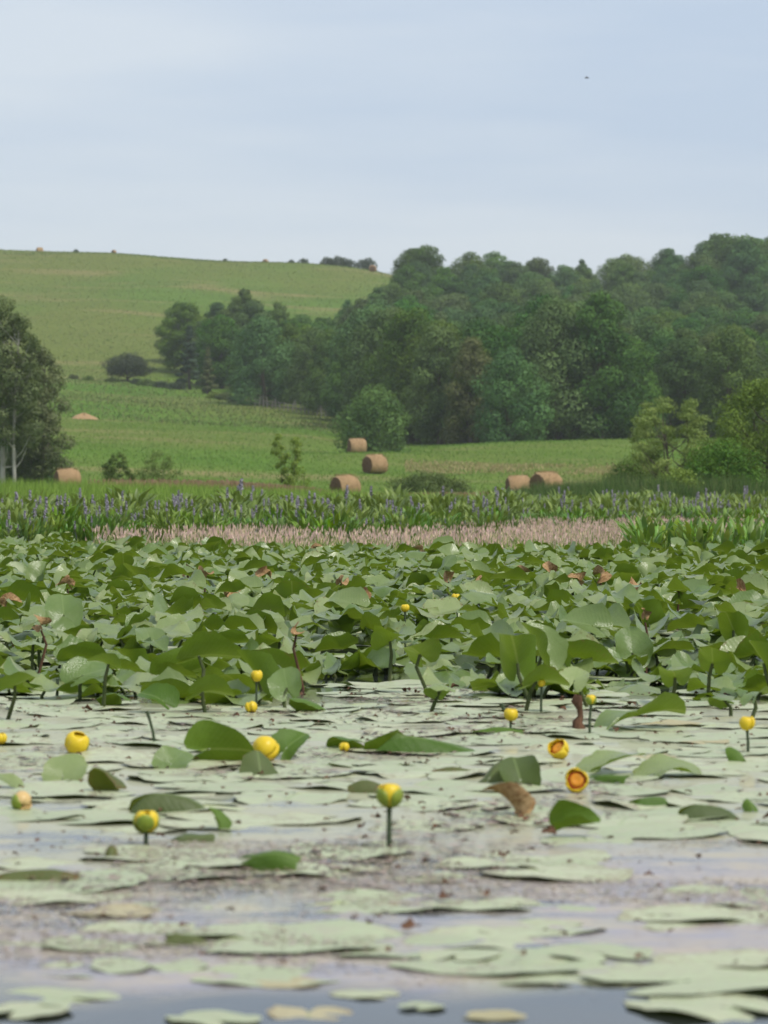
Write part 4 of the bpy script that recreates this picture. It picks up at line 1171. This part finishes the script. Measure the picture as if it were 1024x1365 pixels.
stuff('duckweed', specks(45000, 1120, 1362, .0024, [(.44, .38, .26), (.46, .38, .33), (.40, .38, .22), (.48, .38, .30), (.24, .18, .12)], 70, .002, film_thr), 'film', 'brownish pink film of duckweed specks on the near water', 'duckweed')
stuff('duckweed_crumbs', specks(42000, 905, 1190, .0046, [(.26, .18, .13), (.14, .09, .06), (.34, .23, .19), (.08, .06, .04), (.30, .24, .15)], 71, .006, lambda px, py: .42 + 0 * py), 'film', 'dark crumbs of rotting plants on the floating pads', 'debris')
sg = Geo()
for q in range(520):
    py = 655 + 2700 / math.sqrt(r.uniform(4.2 ** 2, 10.2 ** 2)); px = r.uniform(-20, 1044)
    x, d = wp(px, py)
    L = r.uniform(.004, .012) * (1 if r.uniform() < .9 else 2.0)
    sv, sq, sf = DS[q % 4]
    sg.add((sv * [L, L, L * .5]) @ rotm(r.uniform(0, 6.28), r.uniform(-.2, .5), r.uniform(-.5, .5)).T + [x, d, .0085 + L * .12], sq, None, np.full(3, r.uniform()), sf)
tag(link('leaf_scraps', sg.mesh('leaf_scraps', M['dead_dark'], True)), 'scraps of dark dead leaf scattered over the pads', 'debris', kind='stuff')

# ------------------------------------------------------------------ yellow pond lily flowers
def sepal(a0, half, prof, R, thick=0.0, n=7, m=7, lift=0.0):
    """patch of a cup between angles a0 +- half; prof = [(radius, height)...] from base to rim, rounded at the rim"""
    pr = np.array(prof)
    t = np.linspace(0, 1, m)
    rr_ = np.interp(t, np.linspace(0, 1, len(pr)), pr[:, 0]); zz = np.interp(t, np.linspace(0, 1, len(pr)), pr[:, 1])
    u = np.linspace(-1, 1, n)
    wdt = np.sqrt(np.clip(1 - np.clip(t - .55, 0, 1) ** 2 / .21, .06, 1))
    V = []
    for i_ in range(m):
        for q in u:
            a = a0 + half * q * wdt[i_]
            rad = (rr_[i_] + thick - .04 * q * q) * R
            V.append([rad * math.cos(a), rad * math.sin(a), (zz[i_] + lift) * R])
    i, j = np.meshgrid(np.arange(m - 1), np.arange(n - 1), indexing='ij')
    Q = np.stack([i * n + j, i * n + j + 1, (i + 1) * n + j + 1, (i + 1) * n + j], -1).reshape(-1, 4)
    return np.array(V), Q

CLOSED = [(.15, -.85), (.62, -.72), (.95, -.25), (1.0, .2), (.90, .58), (.66, .84), (.46, .90)]
OPEN = [(.15, -.8), (.60, -.72), (.95, -.3), (1.03, .15), (1.02, .5), (.95, .75)]
def solidify(o, t):
    md = o.modifiers.new('thickness', 'SOLIDIFY'); md.thickness = t; md.offset = -1
    return o
def flower(px, py, dpx, base, label, green=2, opened=False, face=None, stalk=True, mat='yellow', pitch=0.0, yaw=None):
    """px, py = centre of the cup in the photo, base = row where it meets the water"""
    d = water_d(base); x = X(px, d); z = CAMZ - (py - HOR) / F * d; R = dpx / F * d / 2
    e = empty('pond_lily_flower', (x, d, 0)); tag(e, label, 'flower', 'yellow pond lily flowers')
    rot = Euler((pitch, 0, random.uniform(0, 6.28) if yaw is None else yaw))
    if face is not None: rot = Euler(face)
    def put(nm, g, m_):
        o = link(nm, g.mesh(nm, M[m_], True), e); o.location = (0, 0, z); o.rotation_euler = rot
        return o
    prof = OPEN if opened else CLOSED
    for q in range(3):
        V, Q = sepal(q * 2.094 + 1.05 + random.uniform(-.15, .15), random.uniform(.85, 1.05), prof, R * random.uniform(.90, 1.0), 0, 7, 7, random.uniform(-.06, .08))
        solidify(put('sepal', Geo().add(V, Q), mat), R * .06)
    for q in range(3):
        pr = prof if q >= green else [(a, b) for a, b in prof[:5]]
        V, Q = sepal(q * 2.094 + random.uniform(-.15, .15), random.uniform(.8, .98), pr, R * random.uniform(.98, 1.06), .02, 7, 7, random.uniform(-.08, .05))
        solidify(put('sepal', Geo().add(V, Q), 'lime' if q < green else mat), R * .06)
    if opened:
        an = np.arange(20) * math.pi / 10
        ring = lambda rad, zz, rng_=an: np.column_stack([rad * np.cos(rng_), rad * np.sin(rng_), np.full(20, zz)])
        V = np.concatenate([ring(.86 * R, .10 * R), ring(.80 * R, .34 * R), ring(.58 * R, .30 * R)])
        i, j = np.meshgrid(np.arange(2), np.arange(20), indexing='ij')
        put('stamen_ring', Geo().add(V, np.stack([i * 20 + j, i * 20 + (j + 1) % 20, (i + 1) * 20 + (j + 1) % 20, (i + 1) * 20 + j], -1).reshape(-1, 4)), 'red')
        V = np.concatenate([ring(.62 * R, .05 * R), ring(.60 * R, .42 * R), ring(.40 * R, .50 * R), ring(.22 * R, .40 * R), [[0, 0, .40 * R]]])
        i, j = np.meshgrid(np.arange(3), np.arange(20), indexing='ij')
        put('stigma_disc', Geo().add(V, np.stack([i * 20 + j, i * 20 + (j + 1) % 20, (i + 1) * 20 + (j + 1) % 20, (i + 1) * 20 + j], -1).reshape(-1, 4), [[60 + q, 60 + (q + 1) % 20, 80] for q in range(20)]), 'orange')
    else:
        an = np.arange(16) * math.pi / 8
        zs = [-.3, .2, .52, .60]; rs = [.7, .80, .50, .02]
        V = np.concatenate([np.column_stack([b * R * np.cos(an), b * R * np.sin(an), np.full(16, a * R)]) for a, b in zip(zs, rs)])
        i, j = np.meshgrid(np.arange(3), np.arange(16), indexing='ij')
        put('petals', Geo().add(V, np.stack([i * 16 + j, i * 16 + (j + 1) % 16, (i + 1) * 16 + (j + 1) % 16, (i + 1) * 16 + j], -1).reshape(-1, 4)), mat)
    if stalk:
        w = max(.0035, .16 * R * 1.2)
        zt = max(.001, z - .8 * R); bw = random.uniform(-.10, .10) * zt
        V, Q = tube([[bw * 1.6, .004, -.15], [bw * .9, 0, 0], [bw * .9, 0, zt * .45], [bw * .35, 0, zt * .8], [0, 0, zt]], [w * 1.1, w * 1.05, w, w * .95, w * 1.1], 8)
        link('stalk', Geo().add(V, Q).mesh('stalk', M['flower_stalk'], True), e)
    return e

flower(519, 1061, 37, 1130, 'yellow flower on the tallest stem in the middle of the open water', 2, yaw=-2.5)
flower(195, 1095, 35, 1126, 'greenish yellow bud on a short stem in the left water gap', 3, yaw=.6)
flower(103, 991, 33, 1006, 'biggest bright yellow flower at the left, tilted above the pale triangular leaf', 1, pitch=.5, yaw=.5)
flower(353, 999, 36, 1014, 'bright yellow flower half hidden between leaves left of the middle', 0, pitch=.9)
flower(681, 953, 19, 976, 'small yellow flower on a thin stem under the leaf bed', 0)
flower(746, 1000, 27, 1012, 'golden flower tucked against the pale leaf above the orange flower', 0, opened=True, face=(D(35), D(-40), 0))
flower(769, 1041, 31, 1056, 'open orange flower facing the viewer with a red ring inside', 0, opened=True, face=(D(72), 0, D(-5)), stalk=False)
flower(996, 964, 21, 1003, 'yellow flower on a thin stem near the right edge', 1, yaw=2)
flower(29, 1069, 28, 1080, 'faded yellow and pink flower lying at the left edge', 1, mat='pale_petal', pitch=1.2)
flower(342, 901, 17, 948, 'small lime yellow bud beside the upright edge-on leaf', 2)
flower(335, 943, 16, 952, 'small yellow flower low on the water under the lime bud', 0, pitch=.6)
flower(788, 933, 15, 978, 'small greenish bud on a thin dark stem right of the brown stalk', 3)
flower(459, 996, 14, 1003, 'tiny yellow flower at the left end of the long arched leaf', 0)
flower(1, 985, 17, 994, 'yellow flower cut by the left edge', 0)
flower(540, 811, 12, 870, 'tiny yellow flower in the leaf bed, lower of two', 0)
flower(608, 797, 12, 850, 'tiny yellow flower in the leaf bed, upper of two', 0)
flower(722, 911, 10, 950, 'tiny pale yellow bud at the front of the leaf bed', 0)

# bare stems: a bent leafless stem, a withered brown seed stalk
def stem(name, pts, rad, mat, label):
    P = []
    d = water_d(pts[-1][1])
    for px, py in pts: P.append((X(px, d), d, CAMZ - (py - HOR) / F * d))
    o0 = np.array([P[-1][0], d, 0]); P = np.array(P) - o0
    P = np.concatenate([P, [P[-1] + [0, 0, -.1]]])
    V, Q = tube(P, np.array(rad + [rad[-1]]) / F * d, 7)
    o = link(name, Geo().add(V, Q).mesh(name, M[mat], True)); o.location = o0
    return tag(o, label, 'stem')
stem('bent_stem', [(196, 948), (200, 960), (204, 975), (206, 989)], [2.6, 2.0, 2.0, 2.2], 'flower_stalk', 'bare thin stem leaning out of the water left of the arched dark leaf')
stem('withered_stalk', [(771, 926), (769, 934), (773, 945), (774, 955), (770, 962), (772, 971)], [5, 8, 4, 4, 7, 9], 'dead_dark', 'withered brown seed stalk standing left of the small greenish bud')
stem('leaf_stem', [(668, 938), (672, 946), (678, 952), (676, 958)], [3, 2.4, 2.2, 2.2], 'flower_stalk', 'short dark stem leaning beside the small yellow flower')
stem('leaf_stem', [(77, 905), (77, 918), (76, 930)], [2.2, 2, 2.2], 'flower_stalk', 'thin upright stem in the shade of the left leaf bed')

# ------------------------------------------------------------------ bird far off in the sky
bd = 160.0
bg_ = Geo()
V, Q = tube([[-.10, 0, 0], [-.05, 0, .01], [.02, 0, .015], [.08, 0, .01], [.13, 0, .0]], [.004, .022, .03, .02, .004], 8)
bg_.add(V, Q, None, (.08, .08, .09))
br = link('flying_bird', bg_.mesh('flying_bird', M['bark'], True)); br.location = (X(782, bd), bd, CAMZ - (104 - HOR) / F * bd)
tag(br, 'tiny dark bird high in the empty sky', 'bird')
for s in (-1, 1):
    V = np.array([[.05, 0, .015], [-.04, 0, .015], [-.03, s * .11, .05], [.05, s * .10, .05], [-.05, s * .22, .02]])
    wme = Geo().add(V, [[0, 1, 2, 3]], [[3, 2, 4]]).mesh('wing', M['bark'])
    solidify(link('wing', wme, br), .004)

# ------------------------------------------------------------------ labels that tell look-alikes apart by the nearest landmark
FLM = [(519, 1090, 'the tall-stemmed middle flower'), (195, 1105, 'the short-stemmed left bud'), (103, 995, 'the biggest left flower'), (353, 1005, 'the half-hidden yellow flower'),
       (681, 965, 'the small flower under the leaf bed'), (769, 1045, 'the open orange flower'), (996, 985, 'the right-edge flower'), (29, 1072, 'the faded left-edge flower'),
       (335, 946, 'the low flower under the lime bud'), (788, 955, 'the thin-stemmed greenish bud'), (540, 1000, 'the long arched leaf'), (212, 1075, 'the humped olive leaf'),
       (340, 1155, 'the dark rolled leaf'), (683, 1075, 'the withered tan leaf'), (757, 1108, 'the boat-shaped leaf'), (933, 1086, 'the mossy right hump'), (870, 1022, 'the pale wavy leaf'),
       (148, 1045, 'the crumpled yellowish leaf'), (481, 1052, 'the dark middle hump'), (35, 1168, 'the rolled left-edge leaf'), (205, 970, 'the bare bent stem'), (660, 1035, 'the brown-edged leaves'), (840, 960, 'the large pale sloping leaf')]
BLM = [(345, 890, 'the edge-on leaf by the lime bud'), (690, 860, 'the big curled dark leaf'), (950, 865, 'the bright leaning right leaf'), (978, 820, 'the upright olive leaf'), (110, 890, 'the broad pale left leaf'),
       (265, 865, 'the straight-rimmed pale leaf'), (540, 811, 'the lower tiny flower'), (608, 797, 'the upper tiny flower'), (560, 868, 'the dark drooping middle leaf'), (765, 890, 'the rounded pale leaf'),
       (85, 800, 'the viewer-facing pale left leaf'), (790, 825, 'the long slanting pale leaf'), (200, 845, 'the pale heart-shaped leaf'), (900, 890, 'the glossy right leaf'), (20, 905, 'the folded left-edge leaf'),
       (590, 905, 'the small pale-topped leaf'), (470, 800, 'the pale middle leaf'), (1010, 900, 'the bowed right-edge leaf'), (470, 900, 'the water gap in the bed middle'), (275, 789, 'the curled brown leaf at the left')]
TLM = [(742, 400, 'the tallest dark tree'), (680, 470, 'the bushy bright tree'), (628, 450, 'the olive thin-leaved tree'), (497, 520, 'the round olive bush'), (349, 440, 'the big round fence tree'),
       (253, 460, 'the dark conifer'), (371, 385, 'the lone round treetop'), (463, 380, 'the slim notch tree'), (776, 335, 'the left slim skyline treetop'), (826, 332, 'the right slim skyline treetop'),
       (893, 480, 'the layered shore tree'), (1010, 500, 'the right-edge willow'), (990, 320, 'the highest right skyline'), (560, 345, 'the left end of the wooded skyline')]
ORD = ['', 'second ', 'third ', 'fourth ', 'fifth ', 'sixth ', 'seventh ', 'eighth ', 'ninth ', 'tenth ', 'eleventh ', 'twelfth ', 'thirteenth ', 'fourteenth ', 'fifteenth ', 'sixteenth ', 'seventeenth ', 'eighteenth ', 'nineteenth ', 'twentieth ']
def relabel(items, marks, noun, ky, front, back):
    buckets = {}
    for px, py, o in items:
        a = min(marks, key=lambda m: (m[0] - px) ** 2 + (ky * (m[1] - py)) ** 2)
        dx, dy = px - a[0], ky * (py - a[1])
        w = ('right of ' if dx > 0 else 'left of ') if abs(dx) > abs(dy) else (front if dy > 0 else back)
        buckets.setdefault((a[2], w), []).append((dx * dx + dy * dy, o))
    for (nm, w), lst in buckets.items():
        lst.sort(key=lambda t: t[0])
        for q, (_, o) in enumerate(lst):
            o['label'] = (ORD[min(q, 19)] + noun + ' ' + w + nm).strip() + (', counting outwards' if q else '')
relabel([t for t in ITEMS['pad']], FLM, 'pale floating pad', 2.6, 'in front of ', 'behind ')
relabel(ITEMS['sunk'], [(341, 1254, 'the long pad with the dark hump'), (685, 1286, 'the big bottom right pad'), (165, 1217, 'the tan rotting pad'), (905, 1222, 'the film pad at the right'), (660, 1208, 'the film pad in the middle'), (88, 1333, 'the pad with brown rot')], 'half-sunk pale pad', 2.6, 'in front of ', 'behind ')
relabel(ITEMS['dead'], BLM, 'curled brown leaf', 1.8, 'in front of ', 'behind ')
relabel(ITEMS['scrub'], [(172, 508, 'the lone meadow tree'), (310, 535, 'the old fence')], 'low scrubby bush', 1.0, 'below ', 'above ')
relabel(ITEMS['sky'], [(55, 329, 'the leftmost far hay bale'), (355, 346, 'the middle far hay bale'), (497, 355, 'the orange far hay bale')], 'tiny skyline bush', 1.0, 'below ', 'above ')
relabel([t for t in ITEMS['leaf']], BLM, 'standing leaf', 1.8, 'in front of ', 'behind ')
relabel([(a, b, o) for a, b, c_, o in TREES if c_ < 455], TLM, 'dark front-row tree', 1.0, 'below ', 'above ')
relabel([(a, b, o) for a, b, c_, o in TREES if c_ >= 455], TLM, 'hazy hillside tree', 1.0, 'below ', 'above ')

# ------------------------------------------------------------------ summer haze
hm = bpy.data.materials.new('haze_air'); hm.use_nodes = True
ht = hm.node_tree; ht.nodes.clear()
ho = ht.nodes.new('ShaderNodeOutputMaterial'); pv = ht.nodes.new('ShaderNodeVolumePrincipled')
pv.inputs['Color'].default_value = (.93, .96, 1.0, 1)
pv.inputs['Density'].default_value = .00018
pv.inputs['Density Attribute'].default_value = ''
pv.inputs['Anisotropy'].default_value = .2
ht.links.new(pv.outputs[0], ho.inputs['Volume'])
hv = np.array([[x_, y_, z_] for x_ in (-3200, 3200) for y_ in (-300, 2700) for z_ in (-1.8, 82)], float)
hq = [[0, 1, 3, 2], [4, 6, 7, 5], [0, 4, 5, 1], [2, 3, 7, 6], [0, 2, 6, 4], [1, 5, 7, 3]]
hz = link('haze', Geo().add(hv, hq).mesh('haze', hm))
tag(hz, 'thin pale summer haze over the far hill and wood', 'haze', kind='stuff')
